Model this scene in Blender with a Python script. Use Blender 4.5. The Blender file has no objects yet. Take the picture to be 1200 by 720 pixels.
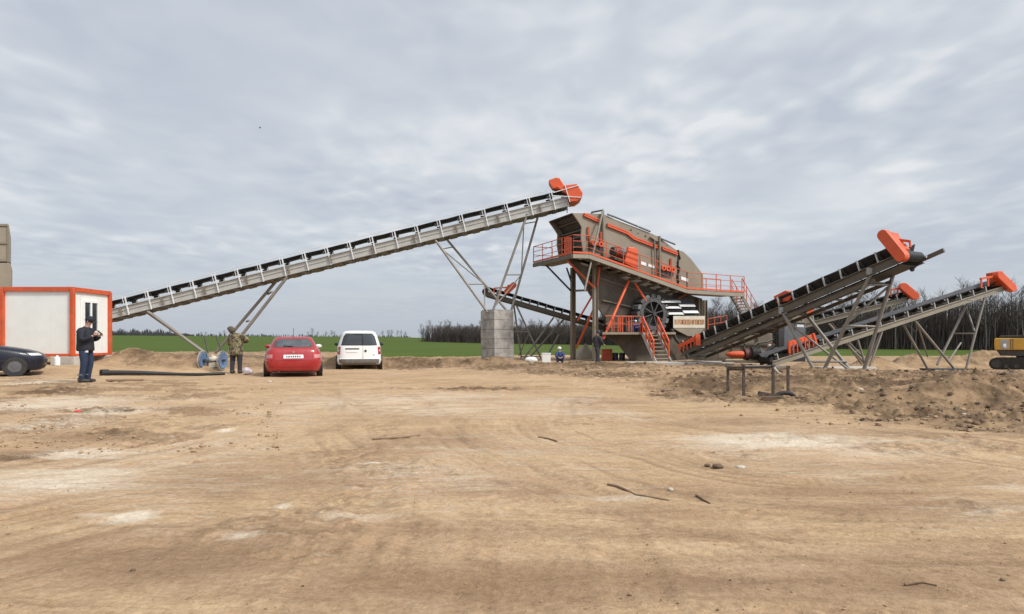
import bpy, bmesh, math, random
import numpy as np
from mathutils import Vector, Matrix
R = math.radians
random.seed(7)
S = bpy.context.scene
COL = S.collection
F, HZ, CH = 722.0, 398.0, 1.2            # lens, horizon row and eye height the distances were worked out with
V = Vector

def at(px, py, Y):
    return V(((px - 600) / F * Y, Y, CH + (HZ - py) / F * Y))

# ------------------------------------------------------------------ materials
MATS = {}
def mat(name, col, rough=.6, metal=0.0, var=.18, scale=3.0, dust=0.0, dustcol=(.36, .27, .18), bump=0.0, bscale=40, spec=.5, coat=0.0, streak=False):
    if name in MATS: return MATS[name]
    m = bpy.data.materials.new(name); m.use_nodes = True
    nt = m.node_tree; N = nt.nodes; L = nt.links
    b = N['Principled BSDF']
    b.inputs['Roughness'].default_value = rough
    b.inputs['Metallic'].default_value = metal
    b.inputs['Specular IOR Level'].default_value = spec
    if coat: b.inputs['Coat Weight'].default_value = coat
    tc = N.new('ShaderNodeTexCoord')
    no = N.new('ShaderNodeTexNoise'); no.inputs['Scale'].default_value = scale
    no.inputs['Detail'].default_value = 6; no.inputs['Roughness'].default_value = .65
    if streak:
        mp = N.new('ShaderNodeMapping'); mp.inputs['Scale'].default_value = (1, 1, .22)
        L.new(tc.outputs['Object'], mp.inputs['Vector']); L.new(mp.outputs['Vector'], no.inputs['Vector'])
    else:
        L.new(tc.outputs['Object'], no.inputs['Vector'])
    cr = N.new('ShaderNodeValToRGB')
    cr.color_ramp.elements[0].position = .3; cr.color_ramp.elements[1].position = .7
    cr.color_ramp.elements[0].color = (*[c * (1 - var) for c in col], 1)
    cr.color_ramp.elements[1].color = (*[min(1, c * (1 + var)) for c in col], 1)
    L.new(no.outputs['Fac'], cr.inputs['Fac'])
    last = cr.outputs['Color']
    if dust:
        n2 = N.new('ShaderNodeTexNoise'); n2.inputs['Scale'].default_value = scale * 2.3; n2.inputs['Detail'].default_value = 8
        n2.inputs['Roughness'].default_value = .7
        L.new(tc.outputs['Object'], n2.inputs['Vector'])
        r2 = N.new('ShaderNodeMapRange'); r2.inputs['From Min'].default_value = .42; r2.inputs['From Max'].default_value = .72
        r2.inputs['To Max'].default_value = dust
        L.new(n2.outputs['Fac'], r2.inputs['Value'])
        mx = N.new('ShaderNodeMix'); mx.data_type = 'RGBA'
        L.new(r2.outputs['Result'], mx.inputs['Factor'])
        L.new(last, mx.inputs['A']); mx.inputs['B'].default_value = (*dustcol, 1)
        last = mx.outputs['Result']
        ra = N.new('ShaderNodeMapRange'); ra.inputs['To Min'].default_value = rough; ra.inputs['To Max'].default_value = .95
        L.new(r2.outputs['Result'], ra.inputs['Value']); L.new(ra.outputs['Result'], b.inputs['Roughness'])
    L.new(last, b.inputs['Base Color'])
    if bump:
        n3 = N.new('ShaderNodeTexNoise'); n3.inputs['Scale'].default_value = bscale; n3.inputs['Detail'].default_value = 5
        L.new(tc.outputs['Object'], n3.inputs['Vector'])
        bp = N.new('ShaderNodeBump'); bp.inputs['Strength'].default_value = bump; bp.inputs['Distance'].default_value = .02
        L.new(n3.outputs['Fac'], bp.inputs['Height']); L.new(bp.outputs['Normal'], b.inputs['Normal'])
    MATS[name] = m
    return m

def glass_mat(name, col=(.02, .025, .03)):
    return mat(name, col, rough=.06, var=.1, spec=.7)

ORANGE = mat('orange_paint', (.67, .088, .017), .45, var=.12, scale=1.5, dust=.14)
ORANGED = mat('orange_paint_worn_shaded', (.54, .075, .017), .5, var=.2, scale=2, dust=.2)
TAN = mat('khaki_paint', (.235, .195, .14), .55, var=.12, scale=.8, dust=.25, streak=True)
TAND = mat('khaki_steel_dusty', (.185, .15, .108), .6, var=.22, scale=1.0, dust=.2, streak=True)
BEAM = mat('khaki_beam', (.27, .235, .175), .55, var=.15, scale=1.5, dust=.3)
BEAMP = mat('pale_khaki_beam', (.45, .44, .40), .55, var=.12, scale=1.5, dust=.2)
BEAMD = mat('olive_beam', (.105, .092, .068), .55, var=.15, scale=1.5, dust=.25)
GALV = mat('galvanised_steel', (.42, .42, .41), .42, metal=.35, var=.15, scale=4, dust=.2)
GALVW = mat('bright_galvanised_steel', (.72, .72, .70), .4, metal=.1, var=.1, scale=4)
LEGM = mat('dusty_steel_tube', (.24, .22, .19), .5, metal=.2, var=.18, scale=2, dust=.3)
DARK = mat('dark_steel', (.035, .034, .033), .55, var=.25, scale=3, dust=.2)
BLACK = mat('black_rubber', (.012, .012, .013), .6, var=.2, scale=3)
BELT = mat('conveyor_belt_rubber', (.022, .022, .024), .5, var=.25, scale=1.2, dust=.12)
WHEELG = mat('wheel_grey', (.065, .067, .07), .6, var=.25, dust=.2)
GREYP = mat('grey_paint', (.13, .14, .15), .5, var=.1, dust=.2)
WHITEP = mat('white_paint', (.78, .78, .75), .45, var=.04, scale=1.0, dust=.06)
PANEL = mat('white_wall_panel', (.74, .74, .69), .5, var=.05, scale=.8, dust=.12, streak=True)
CREAM = mat('cream_steel', (.60, .54, .43), .5, var=.12, scale=2, dust=.2)
CONC = mat('concrete', (.35, .335, .305), .9, var=.42, scale=2.2, dust=.25, bump=.6, bscale=14)
CONCL = mat('pale_concrete', (.46, .43, .38), .9, var=.2, scale=1.5, dust=.4, bump=.4, bscale=20)
WOODB = mat('weathered_timber', (.17, .10, .06), .8, var=.3, scale=6, dust=.25)
YELLOW = mat('yellow_paint', (.62, .34, .04), .5, var=.1, dust=.25)
BLUE = mat('blue_paint', (.10, .185, .32), .5, var=.15, dust=.2)
SAND = mat('pale_sand', (.48, .40, .30), .95, var=.15, scale=3, bump=.5, bscale=30)
TYRE = mat('tyre_rubber', (.018, .018, .018), .8, var=.2, dust=.12)
TANK = mat('khaki_steel_shaded', (.078, .063, .046), .6, var=.25, scale=1.0, dust=.2, streak=True)  # same khaki, darkened to paint in the shade under the deck

# ------------------------------------------------------------------ mesh builder
ORIG = {}
class MB:
    def __init__(s): s.v = []; s.f = []; s.m = []; s.cur = 0
    def add(s, vs, fs):
        o = len(s.v); s.v += [tuple(p) for p in vs]
        s.f += [tuple(i + o for i in f) for f in fs]; s.m += [s.cur] * len(fs)
        return s
    def box(s, c, size, rot=None):
        hx, hy, hz = [d / 2 for d in size]; c = V(c)
        vs = [V((x, y, z)) for z in (-hz, hz) for y in (-hy, hy) for x in (-hx, hx)]
        if rot is not None: vs = [rot @ p for p in vs]
        return s.add([c + p for p in vs], [(0, 2, 3, 1), (4, 5, 7, 6), (0, 1, 5, 4), (2, 6, 7, 3), (0, 4, 6, 2), (1, 3, 7, 5)])
    def bar(s, p, q, w, h, up=(0, 0, 1)):
        p, q = V(p), V(q); d = (q - p).normalized(); up = V(up)
        if abs(d.dot(up)) > .98: up = V((0, 1, 0))
        a = d.cross(up).normalized() * w / 2; b = a.cross(d).normalized() * h / 2
        vs = [e + x for e in (p, q) for x in (-a - b, a - b, a + b, -a + b)]
        return s.add(vs, [(0, 1, 2, 3), (7, 6, 5, 4), (0, 4, 5, 1), (1, 5, 6, 2), (2, 6, 7, 3), (3, 7, 4, 0)])
    def tube(s, p, q, r0, r1=None, n=10, caps=True):
        p, q = V(p), V(q); r1 = r0 if r1 is None else r1
        d = q - p
        if d.length < 1e-6: return s
        d.normalize(); u = V((0, 0, 1)) if abs(d.z) < .9 else V((1, 0, 0))
        a = d.cross(u).normalized(); b = d.cross(a)
        vs = [p + (a * math.cos(t) + b * math.sin(t)) * r0 for t in [2 * math.pi * i / n for i in range(n)]]
        vs += [q + (a * math.cos(t) + b * math.sin(t)) * r1 for t in [2 * math.pi * i / n for i in range(n)]]
        fs = [(i, (i + 1) % n, n + (i + 1) % n, n + i) for i in range(n)]
        if caps: fs += [tuple(range(n - 1, -1, -1)), tuple(range(n, 2 * n))]
        return s.add(vs, fs)
    def path(s, pts, r, n=8):
        pts = [V(p) for p in pts]; rs = r if isinstance(r, (list, tuple)) else [r] * len(pts)
        rings = []; up = V((0, 0, 1))
        for i, p in enumerate(pts):
            d = (pts[min(i + 1, len(pts) - 1)] - pts[max(i - 1, 0)]).normalized()
            u = up if abs(d.z) < .95 else V((1, 0, 0))
            a = d.cross(u).normalized(); b = d.cross(a)
            rings.append([p + (a * math.cos(2 * math.pi * k / n) + b * math.sin(2 * math.pi * k / n)) * rs[i] for k in range(n)])
        vs = [q for r_ in rings for q in r_]
        fs = [(i * n + k, i * n + (k + 1) % n, (i + 1) * n + (k + 1) % n, (i + 1) * n + k) for i in range(len(pts) - 1) for k in range(n)]
        fs += [tuple(range(n - 1, -1, -1)), tuple((len(pts) - 1) * n + k for k in range(n))]
        return s.add(vs, fs)
    def prism(s, pts, vec):
        pts = [V(p) for p in pts]; vec = V(vec); n = len(pts)
        return s.add(pts + [p + vec for p in pts], [tuple(range(n)), tuple(range(2 * n - 1, n - 1, -1))] + [(i, n + i, n + (i + 1) % n, (i + 1) % n) for i in range(n)])
    def loft(s, loops, cap=True):
        n = len(loops[0]); vs = [p for l in loops for p in l]
        fs = [(i * n + k, i * n + (k + 1) % n, (i + 1) * n + (k + 1) % n, (i + 1) * n + k) for i in range(len(loops) - 1) for k in range(n)]
        if cap: fs += [tuple(range(n - 1, -1, -1)), tuple((len(loops) - 1) * n + k for k in range(n))]
        return s.add(vs, fs)
    def shell(s, fn, nu, nv, back):
        """a panel of some thickness: fn(u,v) gives the outer point, back(u,v) the inner one"""
        A = [fn(i / nu, j / nv) for j in range(nv + 1) for i in range(nu + 1)]
        B = [back(i / nu, j / nv) for j in range(nv + 1) for i in range(nu + 1)]
        n = len(A); w = nu + 1; fs = []
        for j in range(nv):
            for i in range(nu):
                a = j * w + i
                fs += [(a, a + 1, a + w + 1, a + w), (n + a + w, n + a + w + 1, n + a + 1, n + a)]
        rim = [i for i in range(w)] + [j * w + nu for j in range(1, nv + 1)] + [nv * w + i for i in range(nu - 1, -1, -1)] + [j * w for j in range(nv - 1, 0, -1)]
        fs += [(rim[k], n + rim[k], n + rim[(k + 1) % len(rim)], rim[(k + 1) % len(rim)]) for k in range(len(rim))]
        return s.add(A + B, fs)
    def ball(s, c, r, nu=10, nv=7, jit=0, rnd=random):
        c = V(c); rx, ry, rz = (r, r, r) if isinstance(r, (int, float)) else r
        vs = [c + V((0, 0, rz))]
        for j in range(1, nv):
            t = math.pi * j / nv
            for i in range(nu):
                k = 1 + (rnd.uniform(-jit, jit) if jit else 0)
                p = 2 * math.pi * i / nu
                vs.append(c + V((rx * math.sin(t) * math.cos(p), ry * math.sin(t) * math.sin(p), rz * math.cos(t))) * k)
        vs.append(c - V((0, 0, rz))); L = len(vs) - 1
        fs = [(0, 1 + i, 1 + (i + 1) % nu) for i in range(nu)]
        for j in range(nv - 2):
            fs += [(1 + j * nu + i, 1 + (j + 1) * nu + i, 1 + (j + 1) * nu + (i + 1) % nu, 1 + j * nu + (i + 1) % nu) for i in range(nu)]
        b = 1 + (nv - 2) * nu
        fs += [(L, b + (i + 1) % nu, b + i) for i in range(nu)]
        return s.add(vs, fs)
    def build(s, name, m, parent=None, smooth=None, bevel=0, fix=True):
        me = bpy.data.meshes.new(name)
        o0 = ORIG.get(parent.name, V((0, 0, 0))) if parent else V((0, 0, 0))
        me.from_pydata([(x - o0.x, y - o0.y, z - o0.z) for x, y, z in s.v], [], s.f)
        if fix:
            bm = bmesh.new(); bm.from_mesh(me); bmesh.ops.recalc_face_normals(bm, faces=bm.faces)
            bm.to_mesh(me); bm.free()
        ms = m if isinstance(m, (list, tuple)) else [m]
        for mm in ms: me.materials.append(mm)
        if len(ms) > 1: me.polygons.foreach_set('material_index', s.m)
        if smooth:
            me.polygons.foreach_set('use_smooth', [True] * len(me.polygons)); me.set_sharp_from_angle(angle=R(smooth))
        o = bpy.data.objects.new(name, me); COL.objects.link(o)
        if parent:
            o.parent = parent
            if parent.name in ORIG: ORIG[o.name] = ORIG[parent.name]
        if bevel:
            b = o.modifiers.new('Bevel', 'BEVEL'); b.width = bevel; b.segments = 2; b.limit_method = 'ANGLE'
        return o

def tag(o, label=None, cat=None, group=None, kind=None):
    if label: o['label'] = label
    if cat: o['category'] = cat
    if group: o['group'] = group
    if kind: o['kind'] = kind
    return o
def thing(name, label, cat, loc=(0, 0, 0), rz=0, group=None, world=True):
    o = bpy.data.objects.new(name, None); COL.objects.link(o)
    o.location = loc; o.rotation_euler = (0, 0, rz); o.empty_display_size = .3
    if world: ORIG[o.name] = V(loc)
    return tag(o, label, cat, group)
def copy_tree(o, parent=None):
    c = o.copy(); COL.objects.link(c)
    if parent: c.parent = parent
    for ch in list(o.children): copy_tree(ch, c)
    return c
def part_bar(name, root, m, p, q, w, h=None):
    b = MB()
    if h is None: b.tube(p, q, w / 2, n=10)
    else: b.bar(p, q, w, h)
    return b.build(name, m, root, smooth=40 if h is None else None)

# ------------------------------------------------------------------ noise and the lie of the land
rng = np.random.RandomState(3)
PERM = rng.permutation(512); GA = rng.uniform(0, 2 * np.pi, 512); GX, GY = np.cos(GA), np.sin(GA)
def perlin(x, y, seed=0):
    xi = np.floor(x).astype(np.int64); yi = np.floor(y).astype(np.int64)
    xf = x - xi; yf = y - yi
    u = xf * xf * xf * (xf * (xf * 6 - 15) + 10); v = yf * yf * yf * (yf * (yf * 6 - 15) + 10)
    def g(ix, iy, dx, dy):
        h = PERM[(PERM[(ix + seed * 37) & 511] + iy) & 511]
        return GX[h] * dx + GY[h] * dy
    a = g(xi, yi, xf, yf); b = g(xi + 1, yi, xf - 1, yf); c = g(xi, yi + 1, xf, yf - 1); d = g(xi + 1, yi + 1, xf - 1, yf - 1)
    return 1.5 * ((a * (1 - u) + b * u) * (1 - v) + (c * (1 - u) + d * u) * v)
def fbm(x, y, sc, octv=4, seed=0, gain=.5):
    t = 0; amp = 1; n = 0; f = 1 / sc
    for k in range(octv):
        t = t + amp * perlin(x * f + 13.7 * k, y * f - 7.1 * k, seed + k); n += amp; amp *= gain; f *= 2.03
    return t / n
def ss(x, a, b):
    t = np.clip((x - a) / (b - a), 0, 1); return t * t * (3 - 2 * t)
def fstart(X, Y): return 53 + 34 * ss(X / np.maximum(Y, 1), .15, .40)
def fieldz(X, Y):
    s = X / Y
    z = -.17 - .45 * ss(Y, 70, 150) * ss(s, -.25, .1) * (1 - ss(s, .15, .4)) - .86 * ss(s, .15, .40)
    return z + (4.6 * ss(Y, 150, 760)) * (1 - ss(s, -.22, .0)) + 2.2 * ss(Y, 120, 800) * (1 - ss(s, -.9, -.2)) - 8 * ss(Y, 800, 1400)
def base(X, Y):
    z = (-.12 * ss(Y, 17, 21.3) - .06 * ss(Y, 22, 28)) * (1 - ss(X, -5, 1)) * (1 - ss(-X, 11.8, 14))
    z = z - ss(X, 10, 16) * .042 * np.clip(Y - 21, 0, 22)
    z = z - .25 * ss(Y, 42, 60)
    st = fstart(X, Y)
    z = z - 1.6 * ss(Y, st + 4, st + 12)
    z = z + .22 * ss(-X, 14.5, 16.5) * ss(Y, 20.5, 23.5)
    return z
def gpt(px, py): 
    Y = CH * F / (py - HZ); return ((px - 600) / F * Y, Y)
def mudmask(X, Y):
    s = X / np.maximum(Y, .5)
    n = fbm(X, Y, 2.5, 3, 21)
    a = ss(s + .13 * n, .17, .36)
    yb = 12.4 - 5.4 * np.clip((s - .22) / .6, 0, 1)
    m = a * ss(Y + 2.0 * n, yb - .9, yb + 1.9) * (1 - .55 * ss(Y, 22, 27))
    b = ss(Y + 2 * n, 17.5, 24) * ss(s + .05 * n, -.02, .05) * .55 * (1 - ss(Y, 30, 36))
    c = ss(Y, 27, 30) * .6 * (1 - ss(X, -1, 2))
    return np.clip(np.maximum(np.maximum(m, b), c), 0, 1)
MOUNDS = [  # X, Y, rx, ry, h
    (-14.6, 26.0, 1.9, 1.1, .48), (-13.0, 26.4, 1.0, .8, .40), (-16.2, 26.2, .9, .8, .38),
    (-11.2, 29.0, 1.4, 1.0, .30), (-8.4, 31, 2.4, .9, .38), (-5.0, 31.5, 2.0, .9, .42), (-3.2, 30.5, 1.0, .7, .30), (-1.9, 30, .7, .6, .32), (-.6, 31.5, 1.1, .7, .28), (-10.5, 32, 2.0, .8, .45),
    (24.0, 41, 1.7, 1.2, .95), (31.0, 43, 2.4, 1.4, 1.0), (28.2, 44, 1.4, 1.2, .9), (35.5, 46, 3.0, 1.5, 1.3), (19.5, 40, 1.4, 1.0, .6), (40, 44, 2.6, 1.6, 1.2),
    (8.1, 11.4, 1.5, .8, .44), (9.5, 11.7, 1.2, .8, .36), (9.9, 13.6, 1.2, .8, .26), (11.5, 15.5, 1.6, .9, .25), (7.2, 15.0, 1.2, .6, .18), (4.4, 16.5, 1.2, .6, .16), (5.6, 14.0, 1.7, 1.0, -.17), (5.9, 12.6, 1.5, .8, -.08),
    (1.6, 27.5, .8, .5, .14), (3.9, 27.0, 1.0, .5, .16), (5.9, 27.6, .9, .5, .12), (2.8, 28.3, .9, .5, .14), (4.8, 25.5, 1.2, .5, .10), (1.0, 25, 1.2, .6, .06),
    (-10.7, 14.8, 2.0, 1.2, .10), (-8.8, 12.2, 1.6, .5, .06), (3.1, 7.4, 2.6, 1.0, .05),
]
TRACKS = [[(326, 446), (380, 490), (470, 545), (640, 610), (960, 700)],
          [(660, 440), (600, 490), (700, 545), (950, 590), (1230, 580)],
          [(-40, 640), (190, 596), (420, 604), (700, 640), (1230, 660)],
          [(560, 448), (430, 478), (240, 520), (-40, 575)],
          [(1230, 545), (1000, 512), (800, 486), (620, 450)],
          [(-30, 505), (150, 480), (330, 462), (600, 452)],
          [(420, 446), (470, 500), (560, 570), (560, 719)]]
def track_polys():
    out = []
    for tr in TRACKS:
        P = [gpt(*p) for p in tr]; pts = []
        for i in range(len(P) - 1):
            p0 = P[max(i - 1, 0)]; p1 = P[i]; p2 = P[i + 1]; p3 = P[min(i + 2, len(P) - 1)]
            for k in range(14):
                t = k / 14
                pts.append(tuple(.5 * (2 * p1[c] + (p2[c] - p0[c]) * t + (2 * p0[c] - 5 * p1[c] + 4 * p2[c] - p3[c]) * t * t + (3 * p1[c] - p0[c] - 3 * p2[c] + p3[c]) * t ** 3) for c in (0, 1)))
        pts.append(P[-1]); out.append(pts)
    return out
TP = track_polys()
def ruts(X, Y):
    """depth and tread of the tyre tracks"""
    Z = np.zeros_like(X); K = np.zeros_like(X); ST = np.zeros_like(X); WT = np.full_like(X, .35)
    sel = (Y > 2.0) & (Y < 22)
    x = X[sel]; y = Y[sel]; z = np.zeros_like(x); kk = np.zeros_like(x); st_ = np.zeros_like(x); wt = np.full_like(x, .35)
    for ti, pts in enumerate(TP):
        best = np.full_like(x, 9.0); sd = np.zeros_like(x); al = np.zeros_like(x); acc = 0
        for (ax, ay), (bx, by) in zip(pts[:-1], pts[1:]):
            dx, dy = bx - ax, by - ay; L = math.hypot(dx, dy)
            if L < 1e-6: continue
            t = np.clip(((x - ax) * dx + (y - ay) * dy) / L ** 2, 0, 1)
            px, py = x - ax - t * dx, y - ay - t * dy; d = np.hypot(px, py)
            m = d < best
            best[m] = d[m]; sd[m] = ((px * dy - py * dx) / L)[m]; al[m] = (acc + t * L)[m]; acc += L
        w_ = np.exp(-(best / 1.25) ** 2) * (best < 3.4); wob = sd + .10 * perlin(al * .4, al * 0 + ti * 3.1, 41)
        st_ += w_ * (perlin(wob * 5.5, al * .22 + ti * 7, 42) + .7 * perlin(wob * 13, al * .5 + ti * 5, 43) + .4 * perlin(wob * 30, al * 1.1, 44)); wt += w_
        for off in (-.78, .78):
            q = np.abs(sd - off + .12 * perlin(al * .35, al * 0 + ti, 40)); inside = 1 - ss(q, .10, .17)
            valid = best < 1.4
            brk = ss(perlin(al * .5 + ti * 9, sd * .3, 50), -.25, .15)
            lug = .5 + .5 * np.sin(al * 2 * np.pi / .14 + np.sign(sd - off) * q * 26)
            z += valid * brk * inside * (-.008 + .011 * (lug - .5) * ss(perlin(al * 1.3, sd, 55), -.2, .4))
            z += valid * brk * np.exp(-((q - .21) / .05) ** 2) * .006
            kk += valid * brk * inside
    s2 = st_ / wt * (1 - .75 * ss(y, 6.5, 13)); Z[sel] = z + s2 * .007 * (1 - .6 * ss(y, 10, 20)); K[sel] = np.clip(kk, 0, 1); ST[sel] = s2
    return Z, K, ST
def height(X, Y, detail=True):
    X = np.asarray(X, float); Y = np.asarray(Y, float)
    z = base(X, Y)
    near = 1 - .6 * ss(Y, 14, 30)
    z = z + fbm(X, Y, 5.5, 2, 1) * .05 * ss(Y, 1, 5)
    m = mudmask(X, Y)
    for (a, b, rx, ry, h) in MOUNDS:
        d2 = ((X - a) / rx) ** 2 + ((Y - b) / ry) ** 2
        w = np.exp(-d2 * 1.1) * (d2 < 9)
        z = z + h * w
        m = np.maximum(m, np.clip(w * 1.3 * (h > .11), 0, .8))
    if not detail: return z
    z = z + fbm(X, Y, 1.1, 4, 5) * .030 * (1 + 1.0 * m)
    ca, sa = math.cos(.35), math.sin(.35)
    z = z + fbm((X * ca + Y * sa) * .45, (-X * sa + Y * ca) * 1.9, .6, 3, 9) * .006 * near
    z = z + fbm(X, Y, .16, 3, 15) * .005
    patch = crust(X, Y)
    z = z + patch * (np.clip(fbm(X, Y, .20, 3, 18) + .05, 0, 1) * .085 + np.clip(fbm(X, Y, .07, 2, 19), 0, 1) * .018) * near
    rid = (1 - np.abs(fbm(X, Y, 1.1, 5, 30, .58)) * 2)
    lump = np.clip(fbm(X, Y, .30, 4, 33, .6), 0, 1)
    big = fbm(X, Y, 2.3, 3, 35)
    sel = ss(fbm(X, Y, 1.7, 3, 37), -.15, .25)
    z = z + m * (rid * .13 - .07 + lump * .26 * sel + big * .16 * ss(Y, 9, 13))
    return z
def crust(X, Y):
    n = ss(fbm(X, Y * 1.3, 2.6, 4, 90), .10, .34)
    left = ss(-X / np.maximum(Y, .5), .30, .55) * ss(Y, 6, 8) * ss(fbm(X, Y, 1.2, 3, 92), -.15, .2)
    return np.clip(np.maximum(n * .55, left * .9), 0, 1) * ss(Y, 2.2, 4) * (1 - ss(Y, 17, 24))
def hz(x, y, detail=False): return float(height(np.array([x]), np.array([y]), detail)[0])

def make_ground():
    ys = [-25, -14, -8, -4, -2, -.5, .5, 1.0]; y = 1.3
    while y < 64: ys.append(y); y *= 1.0056
    ys += [68, 74, 82, 92, 110, 130]
    ys = np.array(ys); nc = 860
    c = np.linspace(-1, 1, nc); c = np.sign(c) * (.75 * np.abs(c) + .25 * np.abs(c) ** 3)
    hw = .98 * np.maximum(ys, 1.5) + 4.5
    X = c[None, :] * hw[:, None]; Y = np.repeat(ys[:, None], nc, 1)
    Z = height(X, Y); rz, rk, rs = ruts(X, Y); Z = Z + rz * (1 - mudmask(X, Y))
    nr = len(ys)
    me = bpy.data.meshes.new('ground')
    co = np.stack([X, Y, Z], -1).reshape(-1, 3).astype(np.float32)
    i = np.arange(nr * nc).reshape(nr, nc)
    q = np.stack([i[:-1, :-1], i[:-1, 1:], i[1:, 1:], i[1:, :-1]], -1).reshape(-1, 4)
    me.vertices.add(len(co)); me.vertices.foreach_set('co', co.ravel())
    me.loops.add(q.size); me.loops.foreach_set('vertex_index', q.ravel().astype(np.int32))
    me.polygons.add(len(q)); me.polygons.foreach_set('loop_start', (np.arange(len(q)) * 4).astype(np.int32))
    me.update(calc_edges=True); me.validate()
    me.polygons.foreach_set('use_smooth', np.ones(len(q), bool))
    m = mudmask(X, Y)
    for (a, b, rx, ry, h) in MOUNDS:
        if h > .11:
            d2 = ((X - a) / rx) ** 2 + ((Y - b) / ry) ** 2
            m = np.maximum(m, np.clip(np.exp(-d2) * 1.2, 0, .75))
    # pale chalky dust where it lies in the yard: row, column, extent of each drift
    pale = np.zeros_like(X)
    for px, py, rx, ry, s in [(905, 520, 130, 11, 1.0), (1000, 532, 150, 10, .5), (800, 513, 60, 5, .55), (155, 606, 26, 7, 1.2), (110, 604, 34, 4, .7), (60, 565, 110, 24, .95), (95, 530, 70, 8, .9), (60, 475, 110, 10, .8), (500, 480, 220, 14, .5), (560, 530, 160, 14, .4), (285, 626, 25, 4, .7), (330, 592, 14, 3, .9),
                              (410, 607, 60, 6, .5), (720, 585, 45, 5, .6), (265, 504, 12, 3, .8), (350, 541, 30, 4, .4), (435, 542, 14, 2, .9), (130, 484, 60, 12, .6), (40, 500, 80, 14, .6), (1180, 570, 60, 5, .4),
                              (440, 470, 200, 12, .55), (650, 470, 90, 10, .5), (120, 560, 240, 60, .42), (560, 540, 300, 40, .36), (960, 530, 260, 26, .45), (30, 450, 60, 6, .7), (620, 640, 140, 14, .18), (230, 470, 120, 10, .35), (980, 470, 20, 3, .6), (1130, 456, 30, 3, .5)]:
        x0, y0 = gpt(px, py); x1, _ = gpt(px + rx, py); _, y1 = gpt(px, py - ry); _, y2 = gpt(px, py + ry)
        d2 = ((X - x0) / (x1 - x0)) ** 2 + np.where(Y > y0, (Y - y0) / (y1 - y0), (Y - y0) / (y0 - y2)) ** 2
        pale = np.maximum(pale, s * np.exp(-d2 * .9))
    pale = pale + .45 * np.clip(fbm(X, Y * .8, 2.2, 4, 60), 0, 1)
    brown = np.zeros_like(X)
    for px, py, rx, ry, s in [(200, 660, 260, 45, .8), (600, 690, 500, 40, .75), (1050, 680, 260, 45, .7), (620, 625, 220, 14, .6), (300, 560, 130, 22, .6), (480, 520, 70, 26, .45), (90, 512, 90, 5, .9), (40, 530, 50, 5, .8), (560, 575, 60, 20, .5), (640, 580, 55, 14, .6),
                              (900, 575, 200, 7, .5), (1050, 600, 180, 16, .5), (760, 600, 120, 10, .5), (230, 480, 60, 8, .35), (700, 470, 90, 6, .5), (860, 492, 120, 6, .5), (1060, 512, 130, 6, .6), (1100, 560, 120, 8, .4), (60, 460, 70, 5, .5), (400, 500, 30, 16, .35), (560, 455, 80, 3, .5)]:
        x0, y0 = gpt(px, py); x1, _ = gpt(px + rx, py); _, y1 = gpt(px, py - ry); _, y2 = gpt(px, py + ry)
        d2 = ((X - x0) / (x1 - x0)) ** 2 + np.where(Y > y0, (Y - y0) / (y1 - y0), (Y - y0) / (y0 - y2)) ** 2
        brown = np.maximum(brown, s * np.exp(-d2 * .9))
    for (a, b, rx, ry, h) in MOUNDS:
        if b > 24 and a < 8: brown = np.maximum(brown, 1.25 * np.exp(-(((X - a) / rx) ** 2 + ((Y - b) / ry) ** 2) * .7))
    cru = crust(X, Y)
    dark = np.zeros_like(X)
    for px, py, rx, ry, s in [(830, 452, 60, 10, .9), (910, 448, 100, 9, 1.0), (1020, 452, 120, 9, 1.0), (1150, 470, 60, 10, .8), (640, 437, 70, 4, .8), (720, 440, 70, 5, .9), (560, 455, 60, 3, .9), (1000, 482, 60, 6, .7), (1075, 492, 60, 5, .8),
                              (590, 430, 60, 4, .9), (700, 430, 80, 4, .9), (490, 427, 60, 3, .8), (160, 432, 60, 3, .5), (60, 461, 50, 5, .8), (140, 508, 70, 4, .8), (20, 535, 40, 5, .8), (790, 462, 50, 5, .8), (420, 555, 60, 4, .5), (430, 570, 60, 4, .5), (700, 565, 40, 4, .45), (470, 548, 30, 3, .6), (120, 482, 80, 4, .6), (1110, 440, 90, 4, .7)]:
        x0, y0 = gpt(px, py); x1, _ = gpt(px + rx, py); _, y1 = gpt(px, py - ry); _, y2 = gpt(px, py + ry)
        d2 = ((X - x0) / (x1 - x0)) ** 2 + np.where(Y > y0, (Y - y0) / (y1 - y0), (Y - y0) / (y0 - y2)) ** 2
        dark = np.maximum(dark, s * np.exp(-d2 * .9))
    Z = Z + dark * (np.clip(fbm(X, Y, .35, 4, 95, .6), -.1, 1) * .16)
    co[:, 2] = Z.ravel(); me.vertices.foreach_set('co', co.ravel())
    for nm, arr in (('streak', rs), ('brown', brown), ('dark', dark), ('crust', cru), ('mud', m), ('pale', pale), ('rut', rk)):
        a = me.attributes.new(nm, 'FLOAT', 'POINT'); a.data.foreach_set('value', arr.ravel().astype(np.float32))
    o = bpy.data.objects.new('ground', me); COL.objects.link(o); tag(o, kind='structure')
    # material
    mt = bpy.data.materials.new('trampled_earth'); mt.use_nodes = True
    nt = mt.node_tree; N = nt.nodes; L = nt.links; b = N['Principled BSDF']
    b.inputs['Roughness'].default_value = .95; b.inputs['Specular IOR Level'].default_value = .15
    tc = N.new('ShaderNodeTexCoord')
    def noise(scale, det=6, rough=.6, vec=None, dist=0):
        n = N.new('ShaderNodeTexNoise'); n.inputs['Scale'].default_value = scale; n.inputs['Detail'].default_value = det
        n.inputs['Roughness'].default_value = rough; n.inputs['Distortion'].default_value = dist
        L.new(vec or tc.outputs['Object'], n.inputs['Vector']); return n.outputs['Fac']
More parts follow.
